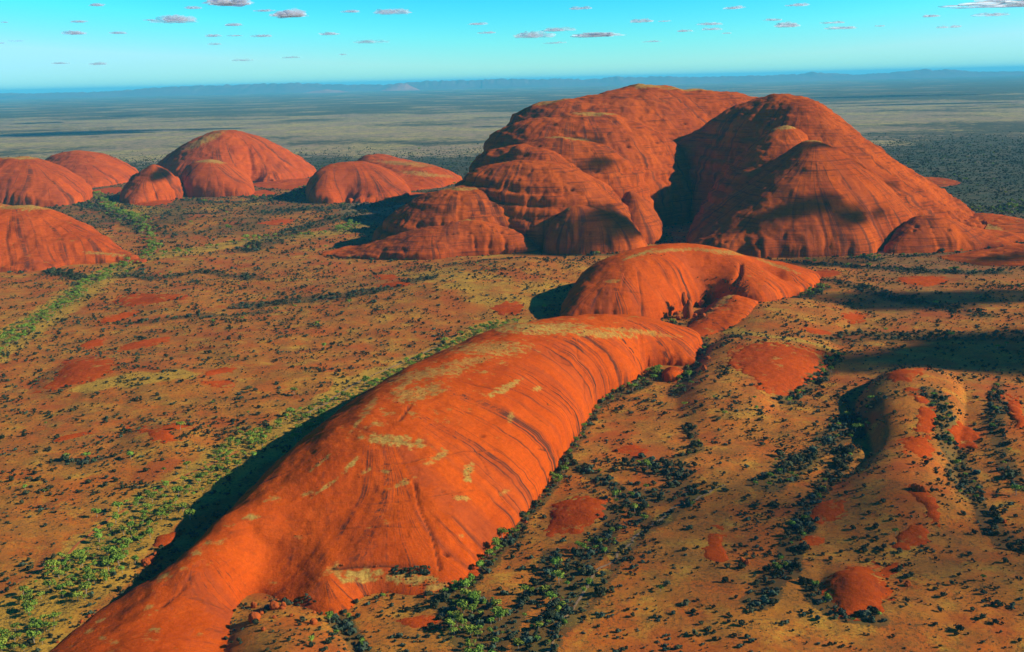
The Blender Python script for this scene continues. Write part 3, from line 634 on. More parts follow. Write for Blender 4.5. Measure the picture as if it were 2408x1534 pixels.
# --- bare rock slabs that break through the ground
def slab(label, poly, t=3.0, mat=None, seed=50, cell=3.0, cat='rock slab', group='bare rock slabs in the scrub'):
    c = np.mean(np.array(poly), 0)
    P3 = [(z, u, v) for u, v in poly]
    crest = [('g', c[0], c[1], t)]
    for u, v in poly[::2]:
        crest.append(('g', c[0] * .5 + u * .5, c[1] * .5 + v * .5, t * .8))
    rock('rock_slab', label, P3, crest, p=.5, cell=cell, mat=mat or M_SLAB, cat=cat, group=group, amp=.4, seed=seed, thick=True, flows=False)
SL = [
 ('flat red slab shaped like a fish in the middle of the left scrub', [(270,708),(290,694),(340,690),(450,698),(400,708),(320,720),(285,718)], 3),
 ('narrow red slab just below the fish-shaped slab', [(225,765),(260,742),(325,732),(300,748),(255,760)], 2.5),
 ('red sloping slab left of the twin-lobed strip', [(185,818),(215,800),(245,797),(225,820)], 2.5),
 ('long tapering red slab in the left scrub', [(270,826),(310,806),(390,793),(395,802),(340,818)], 3),
 ('largest branching red slab on the left plain', [(75,922),(125,895),(150,855),(190,843),(265,845),(265,870),(240,888),(180,905),(120,918)], 3),
 ('small pointed red slab with scrub along its lower edge', [(470,880),(520,866),(545,862),(548,872),(500,882)], 2.5),
 ('oval red slab just below the pointed one', [(480,898),(540,895),(552,908),(525,914)], 2.5),
 ('branching red slab lowest on the left plain', [(300,1010),(340,1000),(350,1012),(400,998),(450,1005),(400,1014),(415,1036),(360,1036),(345,1018)], 3),
 ('faint thin red slab left of the branching one', [(125,1033),(200,1015),(205,1022),(140,1038)], 2),
 ('thin red slab on the far side of the valley floor', [(610,526),(650,517),(690,516),(665,528)], 3),
 ('dark red slab beside the creek trees in the centre', [(1155,725),(1180,712),(1225,714),(1220,738),(1180,740)], 3),
 ('small red slab on the central hill', [(890,672),(930,662),(965,668),(930,676)], 2.5),
 ('lower small red slab on the central hill', [(910,660),(880,650),(915,645),(935,652)], 2.5),
 ('big orange slab on the crown of the mound right of the ridge', [(1712,850),(1730,820),(1790,806),(1870,812),(1945,832),(1930,872),(1885,908),(1845,932),(1800,925),(1775,895),(1740,870)], 5),
 ('round bare orange slab beside the foot of the long ridge', [(1290,1255),(1295,1210),(1320,1180),(1380,1170),(1430,1182),(1400,1225),(1360,1255)], 4),
 ('small orange slab in scrub above the round slab', [(1445,1062),(1480,1045),(1520,1055),(1500,1072)], 3),
 ('dull orange slab low in the right corner', [(1940,1362),(1990,1335),(2060,1330),(2085,1400),(2060,1440),(1985,1450),(1955,1410)], 4),
 ('orange spine slab on top of the right spur', [(2140,915),(2175,930),(2195,960),(2200,1000),(2165,1040),(2155,1000),(2160,960)], 4),
 ('upper orange slab at the head of the right spur', [(2085,885),(2130,872),(2190,868),(2150,890),(2100,897)], 3),
 ('orange slab in the middle of the right spur', [(2120,1040),(2180,1035),(2200,1070),(2150,1075)], 3),
 ('curved orange slab low on the right spur', [(2145,1140),(2180,1150),(2205,1190),(2215,1220),(2190,1235),(2175,1190),(2150,1175)], 4),
 ('dark orange slab at the left of the right slope', [(1900,1215),(1925,1180),(1960,1175),(1990,1200),(1960,1225),(1920,1225)], 3),
 ('conical orange slab near the right spur foot', [(2105,1285),(2130,1235),(2160,1235),(2185,1270),(2160,1288)], 5),
 ('small dark orange slab below the dark one', [(1880,1275),(1900,1260),(1945,1268),(1910,1285)], 2.5),
 ('narrow upright orange slab on the sandy right slope', [(1655,1310),(1665,1260),(1695,1240),(1700,1285),(1715,1320),(1680,1325)], 3),
 ('red slab right of the massif foot, in half shade', [(2100,660),(2130,650),(2220,652),(2225,668),(2170,672)], 3),
 ('thin orange slab on the low hill behind the mound', [(1880,770),(1930,775),(1955,785),(1910,785)], 2.5),
 ('orange slab on the right shoulder of that low hill', [(1980,738),(2030,735),(2028,755),(2000,760)], 3),
 ('small round red knob beyond the right spur', [(2230,1010),(2260,1000),(2300,1020),(2290,1050),(2250,1045)], 9),
 ('tall reddish outcrop at the right edge', [(2360,935),(2385,930),(2400,960),(2420,1000),(2390,1000),(2370,965)], 8),
 ('red slab beneath the yellow hollow at the ridge foot', [(1480+20-400,1330),(1120,1318),(1125,1350),(1085,1368),(1080,1345)], 3),
 ('faint red slab below the foot of the ridge', [(930,1465),(960,1450),(1030,1452),(1000,1478)], 2),
 ('low red rock beside the shaded cliff of the long ridge', [(365,1290),(365,1268),(400,1250),(425,1255),(400,1285)], 6),
 ('thin red slab on the dark flat behind the gullied dome', [(1900,640),(1960,632),(1975,648),(1930,652)], 2.5),
 ('dark red slab low on the right side of the valley', [(2060,1345),(2110,1325),(2130,1335),(2090,1352)], 2),
 ('small slab in the yellow flat right of the left slope dome', [(140,600),(230,598),(320,606),(240,612)], 2),
 ('upper red rock below the tall left dome', [(610,428),(650,416),(720,424),(700,434)], 8),
 ('lower red rock below the tall left dome', [(640,442),(680,436),(715,442),(680,448)], 4),
 ('dull red outcrop below the shaded cone dome', [(310,480),(350,466),(395,462),(400,478),(360,484)], 8),
 ('red outcrop beyond the valley left of the cone dome', [(215,450),(260,440),(300,442),(270,456)], 6),
]
for i, (lab, poly, t_) in enumerate(SL):
    slab(lab, poly, t_ * .55, seed=50 + i)

# ------------------------------------------------------------------ terrain sheet
def poly_world(pts): return [on_ground(u, v) for u, v in pts]
def dist_line(x, y, line):
    d = np.full(np.shape(x), 1e9)
    for a, b in zip(line[:-1], line[1:]):
        ab = b - a; t_ = np.clip(((x - a[0]) * ab[0] + (y - a[1]) * ab[1]) / (ab @ ab), 0, 1)
        d = np.minimum(d, np.hypot(x - a[0] - t_ * ab[0], y - a[1] - t_ * ab[1]))
    return d
CREEK1 = poly_world([(-60,850),(0,812),(60,772),(130,730),(190,688),(250,645),(320,612),(400,598),(480,585),(600,566),(720,555),(800,545),(840,528)])
CREEK1B = poly_world([(350,608),(358,585),(352,560),(330,520),(260,490),(220,450)])
CREEK2 = poly_world([(-80,1600),(30,1520),(90,1440),(170,1370),(260,1280),(350,1210),(460,1130),(580,1060),(700,1000),(820,950),(920,900),(1020,845),(1120,800),(1190,765)])
GREEN = [(CREEK1, 34), (CREEK1B, 28), (CREEK2, 42)]
STRIPS = [  # dense scrub: line, half width in metres, strength, trees share
 ([(1060,1420),(1150,1310),(1250,1190),(1320,1090),(1370,1000),(1410,945),(1500,910),(1540,880)], 16, 1.0, .45),
 ([(1590,930),(1620,880),(1650,830),(1650,800)], 16, .9, .2),
 ([(1850,945),(1890,915),(1930,885),(1960,840)], 18, .95, .4),
 ([(1960,1030),(2000,1000),(2020,985)], 36, 1.0, .1),
 ([(1960,1040),(1900,1080),(1840,1110),(1800,1140)], 26, .8, .1),
 ([(1500,1090),(1580,1110),(1600,1160),(1520,1180)], 30, .7, .1),
 ([(1850,1350),(1870,1280),(1900,1200)], 16, .8, .1),
 ([(1900,1370),(1930,1420),(1990,1455),(2060,1455)], 12, .8, .2),
 ([(1080,1390),(1120,1440),(1130,1534),(1140,1600)], 26, .95, .6),
 ([(1300,1480),(1340,1400),(1360,1340),(1400,1290)], 14, .8, .2),
 ([(1400,1290),(1440,1220),(1430,1190)], 12, .8, .2),
 ([(1280,1534),(1400,1400),(1500,1260),(1640,1170)], 10, .5, .1),
 ([(800,1460),(830,1500),(860,1560)], 12, .9, .3),
 ([(640,1400),(700,1420),(790,1450)], 6, .8, .2),
 ([(2190,920),(2215,980),(2240,1050),(2260,1120),(2290,1170)], 20, .8, .2),
 ([(2340,940),(2345,1000)], 14, .7, .1),
 ([(1860,700),(1900,695),(1930,675)], 26, .95, .5),
 ([(1470,765),(1540,765),(1590,765)], 9, .9, .4),
 ([(1660,715),(1720,680),(1735,668)], 10, 1.0, .3),
 ([(1600,730),(1650,700)], 10, .9, .3),
 ([(300,640),(360,655),(480,640),(600,655)], 30, .55, .0),
 ([(560,720),(700,705),(850,690),(1000,655)], 40, .65, .0),
 ([(300,760),(450,745),(620,735)], 22, .5, .0),
 ([(130,640),(200,655),(300,650)], 40, .6, .05),
 ([(640,500),(760,490),(930,480)], 90, .8, .05),
 ([(580,590),(700,540),(850,500)], 60, .5, .0),
 ([(200,480),(270,500),(350,545)], 60, .7, .15),
 ([(600,460),(650,470),(720,455),(735,430)], 90, .8, .15),
 ([(430,470),(500,478),(590,475)], 30, .7, .2),
 ([(1240,582),(1330,600),(1420,600),(1500,590)], 22, .7, .1),
 ([(770,600),(900,605),(1000,610),(1100,595),(1240,580)], 12, .7, .1),
 ([(2060,610),(2000,600),(2080,585)], 30, .7, .4),
 ([(2120,605),(2250,592),(2330,582)], 14, .8, .2),
 ([(1900,620),(2050,630),(2200,640),(2350,640)], 34, .7, .1),
 ([(2260,520),(2340,500),(2420,480)], 90, .8, .4),
 ([(1950,660),(2100,700),(2300,740)], 40, .5, .0),
 ([(1960,800),(2050,790),(2200,790),(2400,790)], 50, .45, .0),
 ([(40,1240),(80,1235)], 10, .0, .0),
 ([(140,1088),(180,1092),(230,1080)], 14, .9, .2),
 ([(1240,1534),(1320,1430),(1370,1330),(1430,1250)], 20, .9, .25),
 ([(1780,1420),(1850,1320),(1890,1230),(1940,1140),(1990,1060)], 16, .9, .1),
 ([(1160,1534),(1220,1440),(1280,1380),(1300,1300)], 13, .8, .3),
 ([(1320,1080),(1400,1120),(1470,1170),(1520,1230)], 13, .7, .1),
 ([(1620,1000),(1640,1060),(1560,1090)], 10, .6, .1),
 ([(2300,1180),(2350,1260),(2408,1300)], 14, .6, .1),
 ([(2350,900),(2330,980),(2360,1080),(2400,1150)], 12, .6, .1),
]
STR = [(poly_world(l), hw, s_, tr) for l, hw, s_, tr in STRIPS]
YELLOW = [(CREEK1, 60, .9), (CREEK2, 62, 1.0), (poly_world([(700,1000),(820,900),(1000,840)]), 30, .8), (poly_world([(230,905),(330,890),(420,880)]), 40, .7),
          (poly_world([(1700,775),(1800,790),(1950,820)]), 18, .8), (poly_world([(900,430),(980,445),(900,470)]), 70, .8), (poly_world([(1270,1534),(1500,1250),(1640,1170),(1700,1140)]), 8, .8),
          (poly_world([(1000,640),(1200,700),(1300,680)]), 120, .35), (poly_world([(1340,1170),(1300,1250)]), 10, .7), (poly_world([(980,585),(1150,600)]), 60, .5),(poly_world([(250,460),(350,500),(600,480)]), 120, .4)]
def masks(x, y):
    wob = 14 * fbm(x / 55, y / 55, 2.2, 3)
    gr = np.zeros(np.shape(x)); sb = np.zeros(np.shape(x)); tree = np.zeros(np.shape(x))
    for line, hw in GREEN:
        k = 1 - sstep(hw * .55, hw * 1.25, dist_line(x, y, line) + wob); tree = np.maximum(tree, k)
    for line, hw, s_ in YELLOW:
        gr = np.maximum(gr, s_ * (1 - sstep(hw * .5, hw * 1.2, dist_line(x, y, line) + wob)))
    treeS = np.zeros(np.shape(x))
    for line, hw, s_, tr in STR:
        k = s_ * (1 - sstep(hw * .6, hw * 1.25, dist_line(x, y, line) + wob * min(1, hw / 25)))
        sb = np.maximum(sb, k); treeS = np.maximum(treeS, k * tr)
    return gr, sb, tree, treeS

az = np.concatenate([np.radians(np.linspace(-80, -31, 60))[:-1], np.radians(np.linspace(-31, 31, 880)), np.radians(np.linspace(31, 80, 60))[1:]])
dep = np.concatenate([np.linspace(62, 32, 30)[:-1], np.linspace(32, 4.2, 420)[:-1], np.geomspace(4.2, .107, 150)])
rad = CAMZ / np.tan(np.radians(dep))
A, Rr = np.meshgrid(az, rad)
# straight rows across the view, so the plain ends in a level line
XX = Rr * np.tan(np.clip(A, -1.4, 1.4)); YY = Rr.copy()
side = np.abs(A) > np.radians(45)
XX = np.where(side, Rr * np.sin(A) / math.cos(math.radians(45)), XX); YY = np.where(side, Rr * np.cos(A) / math.cos(math.radians(45)), YY)
ZZ = terrain(XX, YY)
# keep the sheet below the rock domes that stand on it
q = grid_faces(*XX.shape)
gr, sb, tr, trS = masks(XX, YY)
U, V_ = project(XX, YY, ZZ)
rgt = sstep(.26, .36, XX / YY)
farm = sstep(4300, 6800, YY + 2200 * rgt + 500 * fbm(XX / 900, YY / 900, 1, 3) + np.where(XX < 0, -0, 0) + np.where((U > 230) & (U < 800) & (YY < 7200), -900, 0))
# darker mulga belts and paler grass belts by distance
lg = np.log(np.maximum(YY, 100))
mul = np.zeros(XX.shape)
def belt(a, b, s_, wob=.08):
    global mul
    t_ = lg + wob * fbm(XX / 2500 + a, YY / 2500, 1.7, 4) + np.where(XX > 1000, .0, 0)
    mul += s_ * sstep(np.log(a) - .06, np.log(a) + .06, t_) * (1 - sstep(np.log(b) - .06, np.log(b) + .06, t_))
belt(5000, 8300, .20); belt(8300, 10000, -.06); belt(10000, 11800, .03); belt(11800, 15000, -.09); belt(15000, 21000, -.03); belt(21000, 32000, .08); belt(32000, 400000, .07)
rr = sstep(.28, .42, XX / YY)
mul += rr * (.19 * (1 - sstep(7000, 12000, YY)) + .06 * sstep(20000, 30000, YY))
bare = sstep(.25, .7, fbm(XX / 120, YY / 120, 5.5, 4)) * .8 * (1 - gr) * (1 - sb)
me = mesh_from('ground', np.stack([XX, YY, ZZ], -1).reshape(-1, 3), q)
add_attr(me, 'grass', gr.ravel()); add_attr(me, 'scrub', np.maximum(np.maximum(sb, tr * .15), .55 * sstep(3900, 4600, YY) * sstep(-.6, .4, fbm(XX / 260, YY / 260, 6.6, 3))).ravel()); add_attr(me, 'far', farm.ravel())
add_attr(me, 'mulga', mul.ravel()); add_attr(me, 'bare', bare.ravel())
g_o = mk_obj('ground', me, M_GROUND, kind='structure')
g_o['label'] = 'red sandy plain with dry grass running to the horizon'

# ------------------------------------------------------------------ footpath
def ribbon(name, pts, wd, mat, lift=.35, wob=5, **props):
    L = poly_world(pts); P = []
    for a, b in zip(L[:-1], L[1:]):
        n = max(2, int(np.hypot(*(b - a)) / 6))
        for t_ in np.linspace(0, 1, n, endpoint=False): P.append(a + (b - a) * t_)
    P.append(L[-1]); P = np.array(P)
    P += np.stack([perlin(P[:, 0] / 40, P[:, 1] / 40, 3), perlin(P[:, 0] / 40, P[:, 1] / 40, 8)], -1) * wob
    T = np.gradient(P, axis=0); T /= np.linalg.norm(T, axis=1)[:, None]; Nn = np.stack([-T[:, 1], T[:, 0]], -1)
    wv = wd * (1 + .35 * perlin(P[:, 0] / 25, P[:, 1] / 25, 1))
    rows = []
    for k in (-1, 0, 1):
        Q = P + Nn * (k * wv / 2)[:, None]; rows.append(np.column_stack([Q, terrain(Q[:, 0], Q[:, 1]) + lift + (0.05 if k == 0 else -.1)]))
    V = np.stack(rows, 1)
    me = mesh_from(name, V.reshape(-1, 3), grid_faces(V.shape[0], 3))
    return mk_obj(name, me, mat, **props)
M_PATH = simple_mat('trodden_red_sand', (0.46, 0.12, 0.022), (0.38, 0.10, 0.022), .2)
M_BED = simple_mat('pale_creek_gravel', (0.36, 0.22, 0.09), (0.25, 0.14, 0.055), .15)
ribbon('footpath', [(-30,1408),(60,1360),(152,1309),(205,1262),(257,1218),(330,1175),(400,1135),(474,1100),(560,1062)], 3.6, M_PATH, kind='structure', label='thin red footpath along the creek')
ribbon('dry_creek_bed', [(700,985),(760,950),(830,905),(900,872),(980,838),(1050,805)], 4.0, M_BED, kind='structure', label='pale sandy track between the scrub and the ridge')
ribbon('gravel_gully', [(1270,1534),(1330,1450),(1420,1340),(1500,1255),(1570,1205),(1640,1170),(1700,1140)], 3.2, M_BED, wob=13, kind='structure', label='pale winding gully in the right valley')

# ------------------------------------------------------------------ boulders
def boulder_mesh(name, seed, sx=1, sy=1, sz=1, n=16, rough=.25):
    th = np.linspace(0, math.pi, n + 1); ph = np.linspace(0, 2 * math.pi, 2 * n, endpoint=False)
    TH, PH = np.meshgrid(th, ph, indexing='ij')
    d = np.stack([np.sin(TH) * np.cos(PH), np.sin(TH) * np.sin(PH), np.cos(TH)], -1)
    r = 1 + rough * fbm(d[..., 0] * 1.1 + seed * 7, d[..., 1] * 1.1, d[..., 2] * 1.1 + seed, 4)
    P = d * r[..., None] * np.array([sx, sy, sz])
    V = P.reshape(-1, 3); m = 2 * n; q = []
    for i in range(n):
        for j in range(m): q.append((i*m+j, (i+1)*m+j, (i+1)*m+(j+1) % m, i*m+(j+1) % m))
    me = mesh_from(name, V, q)
    add_attr(me, 'foot', V * 3); add_attr(me, 'patch', np.zeros(len(V))); add_attr(me, 'crack', np.zeros(len(V)))
    me.materials.append(M_BOULDER)
    return me
def surf_z(x, y, doms=None):
    x = np.atleast_1d(np.asarray(x, float)); y = np.atleast_1d(np.asarray(y, float)); zt = np.zeros(len(x))
    for d in (doms or DOMES):
        m = d.inside(x, y)
        if m.any(): zt[m] = np.maximum(zt[m], np.maximum(d.h(x[m], y[m]), 0))
    return zt + terrain(x, y)
def on_surface(u, v):
    d = ray(u, v); t_ = np.arange(900, 4500, 4.0) / d[1]
    P = d[None] * t_[:, None]; zr = CAMZ + P[:, 2]
    sz = surf_z(P[:, 0], P[:, 1], DOMES[:3]); i = int(np.argmax(zr <= sz))
    return P[i, 0], P[i, 1], float(sz[i])
def boulder(u, v, r, label, sx=1, sy=1, sz=.85, seed=1, group=None, rough=.25, z0=None, name='boulder'):
    p = on_surface(u, v); me = boulder_mesh(name, seed, r * sx, r * sy, r * sz, rough=rough)
    o = mk_obj(name, me); zt = p[2] if z0 is None else z0
    o.location = (p[0], p[1], zt + r * sz * .72); o.rotation_euler = (0, 0, seed * 1.3)
    o['label'] = label; o['category'] = 'boulder'
    if group: o['group'] = group
    return o
GB = 'boulders by the rock pinnacle'
boulder(1618, 748, 13, 'tall blocky rock standing under the thin pinnacle', 1, .9, 1.75, 61, GB, .2)
o = boulder(1611, 744, 5.5, 'thin crooked rock pinnacle on top of the tall block', .9, .9, 3.0, 62, GB, .35, name='pinnacle'); o.location.z += 30; o.location.x -= 4
o = boulder(1621, 744, 7, 'rounded rock leaning beside the thin pinnacle', 1, 1, 1.5, 63, GB, .3); o.location.z += 26
boulder(1650, 722, 9, 'split block upslope to the right of the pinnacle', 1.1, .9, 1.1, 64, GB, .35)
boulder(1580, 740, 6.5, 'round boulder highest in the pile left of the pinnacle', 1, 1, 1, 65, GB)
boulder(1583, 758, 6.5, 'round boulder lowest left in the pile by the pinnacle', 1.2, 1, .8, 66, GB)
boulder(1595, 753, 7, 'wide smooth boulder at the front of the pile', 1.1, 1, .9, 67, GB)
boulder(1593, 740, 5.5, 'squat boulder wedged behind the wide smooth one', 1.1, 1, .8, 68, GB)
boulder(1622, 762, 4.5, 'small boulder in front of the tall block', 1.1, 1, .8, 69, GB)
boulder(1634, 745, 5.2, 'boulder right of the tall block in the scrub', 1, 1, 1, 70, GB)
boulder(1654, 745, 5.2, 'boulder farthest right below the split block', 1.2, 1, .9, 71, GB)
boulder(1672, 730, 4.2, 'small boulder at the edge of the gully shadow', 1.2, 1, .8, 72, GB)
GF = 'boulders on the sandy mound in the foreground'
boulder(599, 1462, 6.2, 'largest round orange boulder on the foreground mound', 1, 1, .95, 81, GF, .2)
boulder(646, 1434, 5.4, 'lumpy double boulder uphill of the largest one', 1, 1, .9, 82, GF, .4)
boulder(597, 1431, 3.6, 'small tilted boulder directly above the largest one', .9, 1, 1.1, 83, GF)
boulder(667, 1429, 3.2, 'small upright boulder right of the double boulder', .9, .9, 1.1, 84, GF)
boulder(738, 1468, 4.0, 'lone smooth orange boulder at the right of the mound', 1, 1, .9, 85, GF, .15)
boulder(615, 1446, 2.6, 'little boulder between the largest and the double boulder', 1, 1, .8, 86, GF)
boulder(619, 1484, 2.4, 'little boulder lowest on the foreground mound', 1, 1, .8, 87, GF)
boulder(685, 1450, 2.2, 'tiny boulder in the middle of the sandy mound', 1, 1, .8, 88, GF)
boulder(645, 1456, 2.2, 'tiny boulder just below the double boulder', 1, 1, .8, 89, GF)
GR = 'fallen rocks at the shaded cliff of the long ridge'
boulder(345, 1330, 5, 'orange fallen rock at the tip of the cliff shadow', 1.2, 1, .9, 91, GR, .4)
boulder(356, 1322, 4.4, 'jagged fallen rock above the one at the shadow tip', 1.4, .8, .8, 92, GR, .4)
boulder(368, 1312, 4.6, 'highest jagged fallen rock beside the cliff shadow', 1.4, .8, .8, 93, GR, .4)
boulder(1655, 872, 5.2, 'dark red rock standing on the slope of the mound', 1, 1, 1.2, 94, None, .4)
boulder(1665, 845, 4.5, 'broken dark rock higher on the slope of the mound', 1.3, 1, .8, 95, None, .4)
boulder(1745, 1322, 3.4, 'orange boulder beside the narrow upright slab', 1, 1, .9, 96, None, .4)
boulder(1757, 1325, 3.0, 'second orange boulder right of the one by the upright slab', 1, 1, .8, 97, None, .4)
boulder(2361, 1232, 3.2, 'dark red boulder at the right edge of the slope', 1, 1, .9, 98, None, .3)
boulder(2134, 1378, 3.4, 'dark rounded boulder right of the dull orange corner slab', 1, 1, .9, 99, None, .3)
for i, (u, v) in enumerate([(2150,1152),(2160,1156),(2170,1160)]):
    boulder(u, v, 3.8, ['leftmost', 'middle', 'rightmost'][i] + ' of three upright dark rocks on the right spur', .9, 1.2, 1.2, 100 + i, 'upright rocks on the right spur', .3)

# ------------------------------------------------------------------ plants
def leaf_cloud(name, seed, n, rx, ry, rz, zc, leaf, flat=1.0, lobes=4):
    r = np.random.default_rng(seed); V = []; Fc = []
    cen = r.normal(size=(lobes, 3)); cen /= np.linalg.norm(cen, axis=1)[:, None]; cen *= .55; cen[:, 2] *= .6
    rad_ = r.uniform(.42, .68, lobes)
    for i in range(n):
        k = r.integers(lobes); d = r.normal(size=3); d /= np.linalg.norm(d)
        if d[2] < -.5: d[2] *= -.6
        c = cen[k] + d * rad_[k] * r.uniform(.72, 1.05)
        c = np.array([c[0] * rx, c[1] * ry, zc + c[2] * rz])
        nrm = d + r.normal(size=3) * .45; nrm /= np.linalg.norm(nrm)
        a = np.cross(nrm, r.normal(size=3)); a /= np.linalg.norm(a); b = np.cross(nrm, a)
        s_ = leaf * r.uniform(.6, 1.25); b0 = len(V)
        for (p_, q_) in ((-1, -.6), (.1, -1), (1, -.2), (.5, .9), (-.7, .8)):
            V.append(c + a * p_ * s_ + b * q_ * s_ + nrm * r.uniform(-.12, .12) * s_)
        Fc.append((b0, b0+1, b0+2)); Fc.append((b0, b0+2, b0+3)); Fc.append((b0, b0+3, b0+4))
    return np.array(V), np.array(Fc)
def core_blob(r, rx, ry, rz, zc, n=6):
    th = np.linspace(.001, math.pi - .001, n + 1); ph = np.linspace(0, 2 * math.pi, 2 * n, endpoint=False)
    TH, PH = np.meshgrid(th, ph, indexing='ij')
    d = np.stack([np.sin(TH) * np.cos(PH), np.sin(TH) * np.sin(PH), np.cos(TH)], -1)
    k = .72 * (1 + .4 * fbm(d[..., 0] * 1.5 + r, d[..., 1] * 1.5, d[..., 2] * 1.5, 2))
    P = (d * k[..., None] * np.array([rx, ry, rz]) + np.array([0, 0, zc])).reshape(-1, 3); m = 2 * n; f = []
    for i in range(n):
        for j in range(m):
            a, b, c, e = i*m+j, (i+1)*m+j, (i+1)*m+(j+1) % m, i*m+(j+1) % m
            f += [(a, b, c), (a, c, e)]
    return P, np.array(f)
def join(*parts):
    V = []; Fs = []; o_ = 0
    for v, f in parts: V.append(v); Fs.append(f + o_); o_ += len(v)
    return np.vstack(V), np.vstack(Fs)
def limb(a, b, r1, r2, n=6):
    a = np.array(a, float); b = np.array(b, float); d = (b - a) / np.linalg.norm(b - a)
    s = np.cross(d, [.3, .9, .1]); s /= np.linalg.norm(s); t_ = np.cross(d, s); V = []; f = []
    for P, r in ((a, r1), (b, r2)):
        for k in range(n):
            an = 2 * math.pi * k / n; V.append(P + s * math.cos(an) * r + t_ * math.sin(an) * r)
    for k in range(n):
        f += [(k, (k+1) % n, n + (k+1) % n), (k, n + (k+1) % n, n + k)]
    return np.array(V), np.array(f)

def leaf_mat(name, c1, c2, rnd=.5):
    t = NT(name)
    geo = t.n('ShaderNodeNewGeometry'); pos = geo.outputs['Position']; oi = t.n('ShaderNodeObjectInfo')
    col = t.mix(t.mapr(t.noise(pos, .6, 3, .6), .35, .65), c1, c2)
    hs = t.n('ShaderNodeHueSaturation'); t.l(col, hs.inputs['Color'])
    t.l(t.math('MULTIPLY_ADD', oi.outputs['Random'], rnd * 1.2, 1 - rnd * .6), hs.inputs['Value'])
    rr_ = t.math('FRACT', t.math('MULTIPLY', oi.outputs['Random'], 7.31))
    t.l(t.math('MULTIPLY_ADD', rr_, .06, .47), hs.inputs['Hue'])
    b = t.bsdf(hs.outputs[0], .8, None, spec=.1)
    return t.m
M_TREE = leaf_mat('creek_tree_leaves', (0.23, 0.31, 0.03), (0.13, 0.20, 0.022), .5)
M_SHRUB = leaf_mat('dark_mulga_leaves', (0.060, 0.062, 0.020), (0.040, 0.050, 0.02), .8)
M_GREY = leaf_mat('grey_green_leaves', (0.075, 0.10, 0.05), (0.05, 0.075, 0.035), .6)
M_BARK = simple_mat('pale_bark', (0.42, 0.33, 0.22), (0.30, 0.22, 0.14), 1.0)

tree_protos = []      # (crown mesh, trunk mesh, joined mesh)
for k in range(4):
    rs = np.random.default_rng(30 + k); h_ = 5.2 + k * .5
    crown = join(leaf_cloud('c', 40 + k, 190, 4.6 + .4 * k, 4.4, 3.1, h_ + 1.2, .62, lobes=6), core_blob(k, 3.3, 3.2, 2.0, h_ + 1.0))
    lean = rs.uniform(-.8, .8, 2); top = (lean[0], lean[1], h_ - .6)
    parts = [limb((0, 0, -.6), top, .32, .2)]
    for j in range(3):
        an = j * 2.1 + k; parts.append(limb((top[0] * .6, top[1] * .6, top[2] * .6), (top[0] + 2.1 * math.cos(an), top[1] + 2.1 * math.sin(an), h_ + 1), .17, .08))
    trunk = join(*parts)
    mc = mesh_from('crown', crown[0], crown[1], False); mc.materials.append(M_TREE)
    mt = mesh_from('trunk', trunk[0], trunk[1], True); mt.materials.append(M_BARK)
    V, f = join(crown, trunk); mj = mesh_from('tree', V, f, False); mj.materials.append(M_TREE); mj.materials.append(M_BARK)
    mi = np.zeros(len(f), np.int32); mi[len(crown[1]):] = 1; mj.polygons.foreach_set('material_index', mi)
    tree_protos.append((mc, mt, mj))
shrub_meshes = []
for k in range(5):
    mat = M_SHRUB if k < 3 else M_GREY
    wdt = [1.9, 2.4, 1.5, 2.1, 1.6][k]; ht = [1.35, 1.5, 1.5, 1.2, 1.0][k]
    V, f = join(leaf_cloud('s', 70 + k, 80, wdt, wdt * .9, ht, ht * .9, .42, lobes=4), core_blob(9 + k, wdt * .75, wdt * .7, ht * .8, ht * .8, 5), limb((0, 0, -.4), (.1, .1, ht * .7), .12, .08, 4))
    m_ = mesh_from('shrub', V, f, False); m_.materials.append(mat); shrub_meshes.append(m_)

def blocked(x, y, margin=0.004):
    b = np.zeros(len(x), bool)
    for d in DOMES:
        m = d.inside(x, y)
        if m.any():
            idx = np.where(m)[0]; hh = d.h(x[idx], y[idx])
            # inside the outline
            ok = np.zeros(len(idx), bool); R = d.ring
            for (a, b_), (c_, e) in zip(R, np.roll(R, -1, 0)):
                cond = (b_ > y[idx]) != (e > y[idx]); xi = (c_ - a) * (y[idx] - b_) / (e - b_ + 1e-12) + a; ok ^= cond & (x[idx] < xi)
            b[idx[ok & (hh > .6)]] = True
    return b

